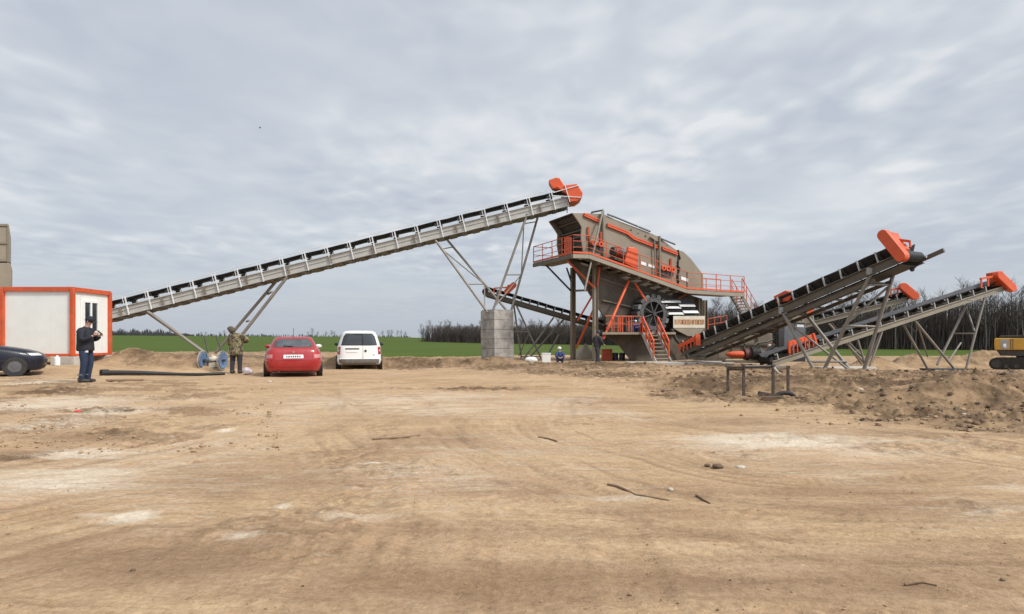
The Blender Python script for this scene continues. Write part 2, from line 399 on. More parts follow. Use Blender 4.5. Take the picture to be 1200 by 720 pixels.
    def mr(v, a, c, lo=0, hi=1):
        n = N.new('ShaderNodeMapRange'); n.inputs['From Min'].default_value = a; n.inputs['From Max'].default_value = c
        n.inputs['To Min'].default_value = lo; n.inputs['To Max'].default_value = hi; L.new(v, n.inputs['Value']); return n.outputs['Result']
    def mix(f, A, B, mode='MIX'):
        n = N.new('ShaderNodeMix'); n.data_type = 'RGBA'; n.blend_type = mode
        for k, x in (('Factor', f), ('A', A), ('B', B)):
            if isinstance(x, tuple): n.inputs[k].default_value = (*x, 1)
            elif isinstance(x, (int, float)): n.inputs[k].default_value = x
            else: L.new(x, n.inputs[k])
        return n.outputs['Result']
    def math_(op, a, c):
        n = N.new('ShaderNodeMath'); n.operation = op
        for i_, x in enumerate((a, c)):
            if isinstance(x, (int, float)): n.inputs[i_].default_value = x
            else: L.new(x, n.inputs[i_])
        return n.outputs[0]
    def attr(nm):
        n = N.new('ShaderNodeAttribute'); n.attribute_name = nm; return n.outputs['Fac']
    mp = N.new('ShaderNodeMapping'); mp.inputs['Rotation'].default_value = (0, 0, R(-14)); mp.inputs['Scale'].default_value = (.35, 1.6, 1)
    L.new(tc.outputs['Object'], mp.inputs['Vector']); sv = mp.outputs['Vector']
    c = mix(mr(noise(.35, 5, .6), .35, .68), (.40, .263, .152), (.53, .37, .232))
    c = mix(mr(noise(1.3, 8, .7, sv, .6), .42, .64, 0, .8), c, (.56, .405, .24))
    c = mix(mr(noise(2.6, 8, .72, sv, 1.0), .50, .70, 0, .7), c, (.265, .165, .085))
    c = mix(mr(noise(.55, 8, .68, None, .8), .50, .70, 0, .6), c, (.29, .19, .108))
    c = mix(mr(noise(9, 8, .75), .50, .74, 0, .42), c, (.26, .165, .09))
    c = mix(mr(noise(30, 4, .7), .55, .75, 0, .35), c, (.62, .47, .29))
    c = mix(mr(noise(85, 3, .7), .60, .74, 0, .45), c, (.16, .105, .065))
    sk = math_('ADD', attr('streak'), math_('MULTIPLY', math_('SUBTRACT', noise(6, 8, .75), .5), .5))
    c = mix(mr(sk, .10, .60, 0, .36), c, (.58, .44, .30))
    c = mix(mr(sk, -.12, -.55, 0, .5), c, (.22, .142, .085))
    bm_ = math_('ADD', attr('brown'), math_('MULTIPLY', math_('SUBTRACT', noise(1.1, 9, .72, sv, .8), .5), 1.6))
    c = mix(mr(bm_, .17, .88, 0, .8), c, (.245, .156, .093))
    ck = math_('ADD', attr('crust'), math_('MULTIPLY', math_('SUBTRACT', noise(4.5, 9, .8), .5), 2.4))
    c = mix(mr(ck, .45, .75, 0, .6), c, (.20, .128, .072))
    c = mix(mr(noise(5.5, 10, .82, sv), .60, .66, 0, .55), c, (.19, .12, .068))
    c = mix(mr(noise(7.5, 10, .82), .615, .68, 0, .6), c, (.66, .54, .38))
    pm = math_('ADD', attr('pale'), math_('MULTIPLY', math_('SUBTRACT', noise(2.6, 10, .80, sv, .8), .5), 2.6))
    c = mix(mr(pm, .30, 1.0, 0, .80), c, (.70, .615, .49))
    c = mix(math_('MULTIPLY', attr('rut'), .10), c, (.27, .175, .095))
    gr = mix(1.0, c, mix(mr(noise(24, 12, .88), .36, .64), (.66, .63, .60), (1.22, 1.22, 1.22)), 'MULTIPLY'); c = gr
    gs = mix(mr(noise(3.2, 12, .86, sv, .4), .56, .60, 0, .38), c, (.20, .128, .078)); c = gs
    mm = math_('ADD', attr('mud'), math_('MULTIPLY', math_('SUBTRACT', noise(.9, 10, .82, None, .6), .5), 2.4))
    mudc = mix(mr(noise(1.5, 10, .74, None, .5), .38, .62), (.090, .057, .033), (.345, .230, .132))
    c = mix(mr(mm, .20, .85, 0, .95), c, mudc)
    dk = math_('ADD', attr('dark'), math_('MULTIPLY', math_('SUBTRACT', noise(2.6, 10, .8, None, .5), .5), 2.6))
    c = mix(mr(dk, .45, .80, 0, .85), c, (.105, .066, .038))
    L.new(c, b.inputs['Base Color'])
    h = math_('ADD', math_('MULTIPLY', noise(14, 8, .7), 1.0), math_('MULTIPLY', noise(70, 5, .7), .35))
    bp = N.new('ShaderNodeBump'); bp.inputs['Strength'].default_value = .6; bp.inputs['Distance'].default_value = .035
    L.new(h, bp.inputs['Height']); L.new(bp.outputs['Normal'], b.inputs['Normal'])
    me.materials.append(mt)
    return o
make_ground()

def make_field():
    ys = np.concatenate([np.linspace(51, 120, 40), np.linspace(125, 400, 60), np.linspace(420, 760, 30), [900, 1400, 2500, 4000]])
    xs = np.linspace(-1, 1, 121)
    X = xs[None, :] * (ys[:, None] * 1.2 + 30); Y = np.repeat(ys[:, None], 121, 1)
    s = X / Y
    edge = 1.2 * fbm(X, Y, 6, 3, 70)
    st = fstart(X, Y); Z = fieldz(X, Y) - 1.2 * (1 - ss(Y + edge, st - 2, st + 3))
    Z = Z + .05 * fbm(X, Y, 9, 3, 71)
    nr, nc = X.shape
    idx = np.arange(nr * nc).reshape(nr, nc)
    q = np.stack([idx[:-1, :-1], idx[:-1, 1:], idx[1:, 1:], idx[1:, :-1]], -1).reshape(-1, 4)
    me = bpy.data.meshes.new('field')
    me.from_pydata(np.stack([X, Y, Z], -1).reshape(-1, 3).tolist(), [], q.tolist())
    me.polygons.foreach_set('use_smooth', np.ones(len(q), bool))
    mt = bpy.data.materials.new('young_wheat'); mt.use_nodes = True
    nt = mt.node_tree; N = nt.nodes; L = nt.links; b = N['Principled BSDF']; b.inputs['Roughness'].default_value = .9; b.inputs['Specular IOR Level'].default_value = .1
    tc = N.new('ShaderNodeTexCoord'); mp = N.new('ShaderNodeMapping'); mp.inputs['Scale'].default_value = (.25, 1, 1); mp.inputs['Rotation'].default_value = (0, 0, R(6))
    L.new(tc.outputs['Object'], mp.inputs['Vector'])
    n = N.new('ShaderNodeTexNoise'); n.inputs['Scale'].default_value = .09; n.inputs['Detail'].default_value = 8; n.inputs['Roughness'].default_value = .7
    L.new(mp.outputs['Vector'], n.inputs['Vector'])
    cr = N.new('ShaderNodeValToRGB'); e = cr.color_ramp.elements
    e[0].position = .3; e[0].color = (.045, .072, .011, 1); e[1].position = .72; e[1].color = (.088, .124, .019, 1)
    L.new(n.outputs['Fac'], cr.inputs['Fac']); L.new(cr.outputs['Color'], b.inputs['Base Color'])
    me.materials.append(mt)
    o = bpy.data.objects.new('field', me); COL.objects.link(o); tag(o, kind='structure')
make_field()
def fz(x, y): return float(fieldz(np.array([float(x)]), np.array([float(y)]))[0])
# ------------------------------------------------------------------ conveyors
def on(pp, n, px, py, w=0.0):
    """where the sight line through (px,py) meets the vertical plane through pp with normal n, moved w along n"""
    C0 = V((0, 0, CH)); d = V(((px - 600) / F, 1, (HZ - py) / F))
    k = ((pp + n * w) - C0).dot(n) / d.dot(n)
    return C0 + d * k

class Conv:
    def __init__(s, root, a0, a1, W, hb, lift, n_idl, beam, post=.05, belt_h=.18, strap=False, far_ext=0, first=.03, last=.95, gap=None, postm=None):
        s.root = root; s.a0 = V(a0); s.a1 = V(a1); s.W = W
        s.t = (s.a1 - s.a0).normalized(); s.L = (s.a1 - s.a0).length
        h = V((s.t.x, s.t.y, 0)).normalized(); c = V((-h.y, h.x, 0))
        if c.y < 0: c = -c
        s.c = c; s.n = s.t.cross(c).normalized()
        if s.n.z < 0: s.n = -s.n
        P = s.P; postm = postm or GALV
        for w0, sg, ext in ((0, -1, 0), (W, 1, far_ext)):
            b = MB()
            b.bar(P(0, w0 + sg * .012, 0), P(s.L + ext, w0 + sg * .012, 0), .022, hb, s.n)
            for k in (-1, 1):
                b.bar(P(0, w0 + sg * .055, k * (hb / 2 - .018)), P(s.L + ext + .002, w0 + sg * .055, k * (hb / 2 - .018)), .1, .03, s.n)
            if hb > .4:
                b.bar(P(0, w0 + sg * .04, .03), P(s.L + ext, w0 + sg * .04, .03), .04, .025, s.n)
            b.build('side_beam', beam, root)
        # cross ties between the beams
        for i in range(max(3, int(s.L / 2.6))):
            q = s.L * (i + .5) / max(3, int(s.L / 2.6))
            part_bar('cross_tie', root, beam, P(q, .03, -hb / 2 + .08), P(q, W - .03, -hb / 2 + .08), .09, .07)
        # carrying strand, its troughed section running up the belt, and the return strand below
        bt = hb / 2 + lift
        sec = [(.06, bt + belt_h), (.30, bt), (.70, bt), (.94, bt + belt_h)]
        b = MB(); ns = int(s.L / .6)
        up = [[P(s.L * i / ns, W * a, z + .012 * math.sin(i * 2.1 + a)) for a, z in sec] for i in range(ns + 1)]
        lo = [[p - s.n * .03 for p in reversed(r)] for r in up]
        b.loft([u + l for u, l in zip(up, lo)])
        b.bar(P(.2, W / 2, -hb / 2 - .03), P(s.L - .2, W / 2, -hb / 2 - .03), W * .82, .02, s.n)
        b.build('belt', BELT, root)
        for i in range(n_idl):
            q = s.L * (first + (last - first) * i / (n_idl - 1))
            b = MB(); top = bt + belt_h + (.05 if strap else -.03)
            for w0 in (-.09, W + .09):
                z0 = -hb / 2 - .03 if strap else hb / 2 - .02
                if w0 > 0 and not strap: continue
                b.bar(P(q, w0, z0), P(q, w0, top), post, post, s.t)
                if strap: b.bar(P(q - .14, w0, hb / 2 + .05), P(q - .14, w0, top + .09), .028, .028, s.t)
            b.bar(P(q, -.09, hb / 2 + .03), P(q, W + .09, hb / 2 + .03), .06, .05, s.t)
            f = b.build('idler_frame', GALVW if strap else postm, root)
            r = MB(); rr = .055; z = bt - .03 - rr
            r.tube(P(q, W * .31, z), P(q, W * .69, z), rr, n=8)
            r.tube(P(q, W * .06, z + belt_h), P(q, W * .30, z), rr, n=8)
            r.tube(P(q, W * .94, z + belt_h), P(q, W * .70, z), rr, n=8)
            if strap:
                for w0 in (-.03, W + .03): r.bar(P(q - .30, w0, bt - .12), P(q - .06, w0, bt - .12), .05, .16, s.n)
            r.build('roller', DARK, f, smooth=50)
        for q0, rr in ((s.L - .05, .19), (.1, .18)):
            b = MB(); b.tube(P(q0, .03, bt - rr), P(q0, W - .03, bt - rr), rr, n=16); b.build('pulley', BLACK, root, smooth=40)
    def P(s, q, w, n): return s.a0 + s.t * q + s.c * w + s.n * n
    def near(s, px, py, w=0.0): return on(s.a0, s.c, px, py, w)
    def far(s, px, py): return on(s.a0, s.c, px, py, s.W)
    def stadium(s, p, q, r, th, w, m=None, name='belt_guard'):
        """a rounded drive guard between two points of the near plane"""
        p, q = V(p), V(q); d = (q - p).normalized(); e = d.cross(s.c).normalized(); pts = []
        for k in range(9):
            a = math.pi * (k / 8) + math.pi / 2
            pts.append(p + d * math.cos(a) * r + e * math.sin(a) * r)
        for k in range(9):
            a = math.pi * (k / 8) - math.pi / 2
            pts.append(q + d * math.cos(a) * r + e * math.sin(a) * r)
        b = MB(); b.prism([x + s.c * w for x in pts], s.c * th)
        return b.build(name, m or ORANGE, s.root, bevel=.025)
    def legs(s, rows, r=.07, m=None):
        for nm, p, q in rows: part_bar(nm, s.root, m or LEGM, p, q, r * 2 if nm == 'leg' else r * 1.3)

# the long feed conveyor, from the hopper on the left up to the screen
root = thing('feed_conveyor', 'longest conveyor, pale khaki with bright straps, climbing over the concrete pier to the screen', 'conveyor', at(587, 424, 34))
K = Conv(root, at(12, 397.5, 34), at(666, 236.2, 34), .95, .53, .34, 25, BEAMP, post=.055, belt_h=.10, strap=True, first=.012, last=.975)
FC = K
for w0 in (-.09, K.W + .09):
    part_bar('guard_rail', root, GALVW, K.P(.2, w0, .265 + .34 + .10 + .13), K.P(K.L - .8, w0, .265 + .34 + .10 + .13), .035, .035)
for i in range(48):
    q = K.L * (.01 + .965 * i / 47)
    b = MB(); b.bar(K.P(q, -.02, -.29), K.P(q, K.W + .02, -.29), .26 if i % 2 else .42, .04 if i % 2 else .06, K.n)
    b.build('return_guard', GREYP if i % 2 else BEAMD, root)
for i in range(13):
    q = K.L * (.05 + .9 * i / 12)
    part_bar('stiffener', root, TAND, K.P(q, -.10, -.2), K.P(q, -.10, .2), .10, .05)
b = MB(); b.prism([K.near(*p, w=-.16) for p in ((643.3, 211), (652, 208), (656, 209), (661, 217), (655, 221.5), (648, 221), (644, 215))], K.c * .55); b.build('motor_cover', ORANGE, root, bevel=.03)
b = MB(); b.prism([K.near(*p, w=-.22) for p in ((651, 218.5), (664, 217), (676, 215.5), (683, 226), (682, 232), (676, 236), (669, 236.8), (664, 227))], K.c * (K.W + .4)); b.build('head_hood', ORANGE, root, bevel=.03)
b = MB()
for y0, y1 in ((222.5, 216.5), (226, 231.5)):
    b.bar(K.near(648, y0 + 3.5, -.25), K.near(681, y1, -.25), .03, .04)
b.bar(K.near(662, 217, -.26), K.near(668, 237, -.26), .04, .04)
b.build('hood_rail', GALVW, root)
part_bar('hanging_cable', root, DARK, K.near(665, 238), K.near(664.5, 250), .05)
# short raking legs down to a footing behind the cart
fa, fb = K.near(250, 421, .1), K.near(250, 421, 1.15)
K.legs([('leg', K.near(173, 365), K.near(243, 416)), ('leg', K.far(171, 365), K.near(241, 414, 1.15)),
        ('leg', K.near(337, 324), K.near(267, 414)), ('leg', K.far(326, 327), K.near(252, 414, 1.15)),
        ('brace', K.near(292, 376), K.near(289, 377, 1.2)), ('brace', K.near(319, 342), K.near(314, 345, 1.2)), ('brace', K.near(205, 388), K.near(203, 387, 1.2))], r=.085)
b = MB(); b.box(at(250, 424, 34.6), (2.6, 1.8, .35)); b.build('footing', CONCL, root)
# lattice legs standing on the pier
PZ = 366
def lattice(c1, c2, rungs, zig):
    for a, bq in (c1, c2): K.legs([('leg', a, bq)], r=.068)
    for t in rungs: K.legs([('brace', c1[0].lerp(c1[1], t), c2[0].lerp(c2[1], t))], r=.05)
    for i, t in enumerate(zig[:-1]):
        A, B_ = (c1, c2) if i % 2 == 0 else (c2, c1)
        K.legs([('brace', A[0].lerp(A[1], t), B_[0].lerp(B_[1], zig[i + 1]))], r=.05)
lattice((K.near(509, 280), K.near(571, 366)), (K.near(520.5, 277, 1.2), K.near(597, 368, 1.0)), (.14, .62), (.14, .62, .95))
lattice((K.near(618, 251), K.near(577, 366)), (K.near(632, 248, 1.2), K.near(598, 368, 1.0)), (.1, .62), (.1, .62, .95))
K.legs([('brace', K.near(571, 365.5), K.near(599, 366.5, 1.0))], r=.05)

# the conveyor leaving to the left behind the pier
root = thing('stockpile_conveyor', 'small dark conveyor behind the concrete pier, its orange head at its upper left end', 'conveyor', at(630, 420, 37))
K = Conv(root, at(770, 402.5, 37), at(567, 343.5, 37), .85, .26, .16, 20, BEAMD, post=.04, belt_h=.14, last=.93)
K.stadium(K.near(594, 342), K.near(602, 334.5), .17, .25, -.3)
b = MB()
for w0 in (-.1, .95):
    b = MB()
    for a, c_ in (((579, 338), (594, 337)), ((579, 338), (579, 344)), ((587, 337.5), (587, 345)), ((594, 337), (594, 345))): b.bar(K.near(*a, w=w0), K.near(*c_, w=w0), .07, .07)
    b.build('head_guard', ORANGE, root)
b = MB(); b.tube(K.near(597, 337, -.1), K.near(597, 337, .5), .17, n=14); b.build('motor', ORANGED, root, smooth=40)
K.legs([('leg', K.near(605, 358), K.near(634, 420)), ('leg', K.near(602, 357, .8), K.near(611, 420, .8)), ('brace', K.near(603, 389, .8), K.near(619, 389)),
        ('brace', K.near(620, 391), K.near(608, 417, .8)), ('brace', K.near(634, 418), K.near(611, 418, .8)),
        ('leg', K.near(649, 372), K.near(614, 420)), ('leg', K.near(661, 374, .8), K.near(620, 420, .8)), ('leg', K.near(655, 392, .5), K.near(641, 418, .5))], r=.055)

# front right conveyor, coming out from under the screen towards us
root = thing('product_conveyor', 'nearest dark conveyor with black belt, rising from under the screen into the sky', 'conveyor', at(985, 437, 24.5))
K = Conv(root, at(799, 414, 31), at(1058, 301.5, 21.5), 1.15, .32, .12, 15, BEAMD, post=.05, belt_h=.30, far_ext=.0, last=.93)
KA = K
b = MB()
for w0 in (.05, K.W - .05): b.bar(K.P(.4, w0, -.36), K.P(K.L - 1.2, w0, -.36), .06, .14, K.n)
for i in range(12): b.bar(K.P(.6 + (K.L - 2) * i / 11, .05, -.36), K.P(.6 + (K.L - 2) * i / 11, K.W - .05, -.36), .05, .06, K.n)
b.build('truss_chord', BEAMD, root)
K.stadium(K.near(1033.5, 275.5, -.3), K.near(1054, 300.5, -.3), .19, .3, -.0)
b = MB(); b.prism([K.near(*p, w=.02) for p in ((1036, 272), (1046, 272.5), (1050, 280), (1060, 291), (1058, 298), (1046, 284))], K.c * .35); b.build('gearbox', ORANGED, root, bevel=.02)
b = MB()
for w0 in (.25, .95): b.bar(K.near(1050, 281, w0), K.near(1066, 283, w0), .06, .09)
b.bar(K.near(1066, 283, .25), K.near(1066, 283, 1.2), .06, .08); b.bar(K.near(1066, 283, .6), K.near(1067, 290, .6), .05, .05)
b.bar(K.near(1050, 281, .25), K.near(1050, 281, .98), .06, .08)
b.build('head_guard', ORANGE, root)
b = MB(); b.bar(K.P(K.L - 1.2, K.W + .12, -.02), K.P(K.L + .72, K.W + .12, .02), .09, .14, K.n); b.build('beam_tip', BEAMD, root)
b = MB(); b.bar(K.far(1060, 303), K.far(1086, 301), .05, .09); b.build('end_bracket', GALVW, root)
b = MB(); b.tube(K.far(1085, 302), K.far(1069, 316), .035, n=8); b.ball(K.far(1069, 316), .08); b.build('scraper_arm', DARK, root, smooth=50)
b = MB()
b.prism([K.near(*p, w=-.16) for p in ((794.5, 404), (816, 393), (818, 397.5), (795, 408.5))], K.c * .05)
for i in range(6):
    x = 796 + 4.4 * i; y0 = 406 - 2.1 * i
    b.bar(K.near(x, y0, -.15), K.near(x + .6, y0 + 8, -.15), .05, .07)
b.bar(K.near(817.5, 392, -.17), K.near(818.5, 405, -.17), .22, .1)
b.build('loading_skirt', ORANGE, root); b = MB(); b.prism([K.near(*p, w=K.W + .1) for p in ((794.5, 404), (816, 393), (818, 397.5), (795, 408.5))], K.c * .05)
b.build('loading_skirt', ORANGE, root)
b = MB(); b.prism([K.near(*p, w=.15) for p in ((906, 347.5), (920, 340.5), (925, 342), (927, 348), (924, 353), (909, 355))], K.c * .9); b.build('hopper_cover', ORANGE, root, bevel=.03)
b = MB(); b.prism([K.near(*p, w=.3) for p in ((927, 349), (931, 343), (938, 341), (945, 345), (946, 349), (930, 354))], K.c * .6); b.build('motor', ORANGED, root, bevel=.05)
K.legs([('leg', K.near(917, 366), K.near(958, 441)), ('leg', K.far(941, 364), K.far(1001, 440)), ('brace', K.near(924, 378), K.far(999, 437)),
        ('leg', K.near(1021, 320), K.near(962, 441)), ('leg', K.far(1048, 318), K.far(1010, 441)), ('brace', K.near(1014, 334), K.far(1042, 334)),
        ('brace', K.near(989, 382), K.far(1028, 383)), ('brace', K.near(988, 383), K.far(1040, 337)), ('brace', K.near(950, 424), K.far(992, 424))], r=.07)
b = MB(); b.bar(K.near(1021, 322, .0), K.near(1021, 314, .0), .3, .12); b.bar(K.near(917, 368, 0), K.near(917, 360, 0), .3, .12); b.build('bracket', GALV, root)

# two conveyors behind it
root = thing('product_conveyor', 'short khaki conveyor farther back between the other two right conveyors, orange drive on its end', 'conveyor', at(1010, 424, 34))
K = Conv(root, at(926, 386, 34), at(1063, 351, 33.2), .85, .26, .17, 11, BEAM, post=.045, belt_h=.14, last=.92)
K.stadium(K.near(1060, 336, -.3), K.near(1073, 347, -.3), .21, .3, 0)
b = MB()
for w0 in (-.05, .95):
    b = MB(); b.bar(K.near(1044, 340, w0), K.near(1060, 337, w0), .08, .1)
    for x in (1044, 1052): b.bar(K.near(x, 340 - (x - 1044) * .19, w0), K.near(x, 348 - (x - 1044) * .2, w0), .06, .06)
    b.build('head_guard', ORANGED, root)
b = MB(); b.prism([K.near(*p, w=.05) for p in ((927, 366), (953, 362), (954, 373), (950, 380), (930, 382))], K.c * .8); b.build('loading_hopper', TAN, root, bevel=.02)
b = MB(); b.prism([K.near(*p, w=-.02) for p in ((943, 363.8), (953, 362.2), (953.5, 368), (945, 369.5))], K.c * .05); b.build('hopper_flap', ORANGE, root)
K.legs([('leg', K.near(971, 379), K.near(1013, 426)), ('leg', K.near(974, 379, .8), K.near(1016, 424, .8)), ('leg', K.near(1048, 357), K.near(1016, 425)), ('leg', K.near(1044, 357, .8), K.near(1022, 424, .8)),
        ('brace', K.near(1000, 412), K.near(1004, 412, .8)), ('brace', K.near(1036, 382), K.near(985, 395, .8))], r=.055)

root = thing('product_conveyor', 'rightmost khaki conveyor, its orange drive near the right edge in front of the wood', 'conveyor', at(1110, 434, 31.5))
K = Conv(root, at(905, 426.5, 29), at(1179, 337, 32.8), .9, .27, .17, 16, BEAM, post=.05, belt_h=.15, first=.02, last=.9)
K.stadium(K.near(1173, 322.5, -.3), K.near(1188.5, 337.5, -.3), .21, .32, 0)
b = MB(); b.prism([K.near(*p, w=.03) for p in ((1166, 319.5), (1175, 317.5), (1182, 330), (1178, 337), (1168, 333))], K.c * .5); b.build('gearbox', ORANGED, root, bevel=.03)
b = MB()
for w0 in (-.05, .98):
    b = MB(); b.bar(K.near(1149, 327, w0), K.near(1168, 323.5, w0), .1, .1)
    for x in (1150, 1158): b.bar(K.near(x, 327 - (x - 1149) * .17, w0), K.near(x, 338 - (x - 1149) * .25, w0), .07, .06)
    b.build('head_guard', ORANGE, root)
b = MB()
b.prism([K.near(*p, w=-.13) for p in ((924, 400.5), (952, 392), (953, 397), (925, 406))], K.c * .05)
for i in range(7): b.bar(K.near(925 + 4.6 * i, 402 - 1.5 * i, -.12), K.near(925.4 + 4.6 * i, 416 - 1.6 * i, -.12), .05, .06)
b.bar(K.near(924.5, 400, -.14), K.near(925, 414, -.14), .1, .1); b.bar(K.near(953, 391, -.14), K.near(957, 405, -.14), .1, .1)
b.build('loading_skirt', ORANGE, root)
K.legs([('leg', K.near(1072, 376), K.near(1123, 438)), ('leg', K.near(1154.5, 347), K.near(1131, 437)), ('leg', K.far(1059, 381), K.far(1089, 436)), ('leg', K.far(1135, 353), K.far(1098, 428)),
        ('brace', K.near(1141, 391), K.far(1117, 391)), ('brace', K.near(1142, 388), K.far(1133, 362)), ('brace', K.near(1111, 424), K.far(1126, 402)), ('brace', K.near(1076, 382), K.far(1087, 418)), ('brace', K.near(1133, 352), K.near(1151, 352))], r=.06)
b = MB(); pp = K.near(1107, 436, .3); b.box((pp.x, pp.y, hz(pp.x, pp.y) + .07), (2.1, 1.0, .2), Matrix.Rotation(R(12), 3, 'Z')); b.build('base_plate', DARK, root)
K.legs([('leg', K.near(1005, 398), K.near(1014, 428)), ('leg', K.near(1034, 388), K.near(1019, 430)), ('leg', K.far(992, 402), K.far(1010, 427))], r=.05)

# ------------------------------------------------------------------ concrete pier
pc = at(582.5, 424, 34); 
root = thing('concrete_pier', 'tall grey pier of stacked concrete blocks carrying the long conveyor', 'pier', (pc.x, pc.y, -.2))
rot = Matrix.Rotation(R(38), 3, 'Z'); H0, H1 = -.35, 1.2 + 34 * 34 / F
hh = (H1 - H0) / 6
for i in range(6):
    b = MB(); b.box((pc.x + random.uniform(-.015, .015), pc.y + .55, H0 + hh * (i + .5)), (1.34, 1.30, hh - .012), Matrix.Rotation(R(38 + random.uniform(-.6, .6)), 3, 'Z'))
    b.build('block', CONC, root, bevel=.018)
b = MB(); b.box((pc.x, pc.y + .55, H1 + .03), (1.25, 1.22, .05), rot); b.build('bearing_plate', GALV, root)

# ------------------------------------------------------------------ feed hopper cut by the left edge
root = thing('feed_hopper', 'tall khaki steel hopper with ribs rising behind the white cabin', 'hopper', at(-30, 420, 33.5))
HC = at(-20, 330, 33.5); HN = V((-.62, .785, 0)).normalized()
def hp(px, py, w=0): return on(HC, HN, px, py, w)
b = MB()
b.prism([hp(-70, 263), hp(10.2, 263), hp(12, 273), hp(12, 308), hp(-70, 308)], HN * 2.4); b.build('upper_bin', TAN, root, bevel=.03)
b = MB(); b.prism([hp(-72, 308.5, -.12), hp(11.5, 308.5, -.12), hp(13.6, 313, -.12), hp(13.4, 345, -.12), hp(3, 392, -.12), hp(-60, 392, -.12)], HN * 2.6); b.build('lower_bin', TAN, root, bevel=.04)
for y0, y1 in ((262.5, 265), (284, 286), (304, 306.5)):
    b = MB(); b.prism([hp(-71, y0, -.07), hp(9, y0, -.07), hp(9, y1, -.07), hp(-71, y1, -.07)], HN * .066); b.build('rib', TAND, root)
b = MB(); b.prism([hp(8.2, 264, -.06), hp(10.4, 264, -.06), hp(10.4, 308, -.06), hp(8.2, 308, -.06)], HN * .056); b.build('corner_rib', TAND, root)
for x in (-60, -5):
    for w in (.1, 2.1): part_bar('leg', root, TAND, hp(x, 385, w), hp(x, 424, w), .2, .2)

# ------------------------------------------------------------------ screening plant
TH = R(25); E = V((math.cos(TH), math.sin(TH), 0)); NN = V((-math.sin(TH), math.cos(TH), 0)); O = V((3.79, 33, 0))
def ns(px, py, w=0.0): return on(O, NN, px, py, w)
PL = thing('screening_plant', 'big khaki screening plant with orange railings, bucket wheel and sloping screen box in the middle', 'screening plant', (O.x + 3, O.y + 1, 0))
SPL = [(671, 250), (686, 250), (707, 251), (722, 258), (765, 274.5), (771, 278), (793.5, 294), (793.5, 339), (750, 322), (684, 298), (681, 279), (681.7, 266), (677.5, 259)]
bx_w = 2.6
for w in (0, bx_w):
    b = MB(); pts = [ns(*p) + NN * w for p in SPL]; b.prism(pts, NN * .09); b.build('screen_side', TAN, PL)
b = MB(); RP = [(795.5, 293.6), (800.5, 295), (809.6, 303.5), (824, 322), (824.5, 341), (810, 346), (795.5, 340)]
b.prism([ns(*p, .0) for p in RP], NN * bx_w); b.build('discharge_hood', TAN, PL)
# inside of the box seen through its open end
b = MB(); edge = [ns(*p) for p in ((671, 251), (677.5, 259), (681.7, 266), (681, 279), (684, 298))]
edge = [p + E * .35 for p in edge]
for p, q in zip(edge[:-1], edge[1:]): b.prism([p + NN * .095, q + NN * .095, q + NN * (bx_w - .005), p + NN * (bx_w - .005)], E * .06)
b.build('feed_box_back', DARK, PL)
for py in (258, 268, 276, 287):
    i0 = {258: 1, 268: 2, 276: 3, 287: 3}[py]; z = ns(681, py).z; p = edge[i0].copy()
    part_bar('ledge', PL, BEAMD, V((p.x, p.y, z)) + NN * .1 - E * .1, V((p.x, p.y, z)) + NN * (bx_w - .01) - E * .1, .2, .07)
b = MB(); b.prism([ns(671, 249.4) + NN * .1, ns(671, 249.4) + NN * (bx_w - .01), ns(686, 250.6) + NN * (bx_w - .01), ns(686, 250.6) + NN * .1], (0, 0, -.05)); b.build('feed_lip', DARK, PL)
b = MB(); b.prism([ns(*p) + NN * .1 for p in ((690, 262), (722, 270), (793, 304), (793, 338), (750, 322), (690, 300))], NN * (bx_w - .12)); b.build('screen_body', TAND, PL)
# wavy rubber seam before the hood
b = MB(); b.path([ns(x, y, -.05) for x, y in ((794.5, 293), (795.5, 299), (797, 303), (794.5, 307), (794, 311), (796.5, 315), (795, 320), (794, 325), (795.5, 331))], .055); b.build('rubber_seal', BLACK, PL, smooth=60)
# orange rails along the top edge
def strip(name, pts, m, h, w=-.07, th=.08):
    b = MB()
    for p, q in zip(pts[:-1], pts[1:]): b.bar(ns(*p, w), ns(*q, w), th, h)
    return b.build(name, m, PL)
for d_ in (0, 2.2):
    strip('top_rail', [(684.5, 250.5 + d_), (704, 259 + d_)], ORANGE, .07)
    strip('top_rail', [(711.5, 262.5 + d_), (735.5, 272 + d_), (742.5, 278 + d_), (772.5, 289.5 + d_)], ORANGE if d_ else ORANGED, .075)
    strip('top_rail', [(776, 289.5 + d_), (794, 296.5 + d_)], ORANGE, .07)
for x, y0, y1 in ((689.5, 266, 281), (704.5, 272, 284), (786.5, 303, 312), (774, 299, 312)): strip('bracket', [(x, y0), (x, y1)], ORANGED, .08, th=.1)
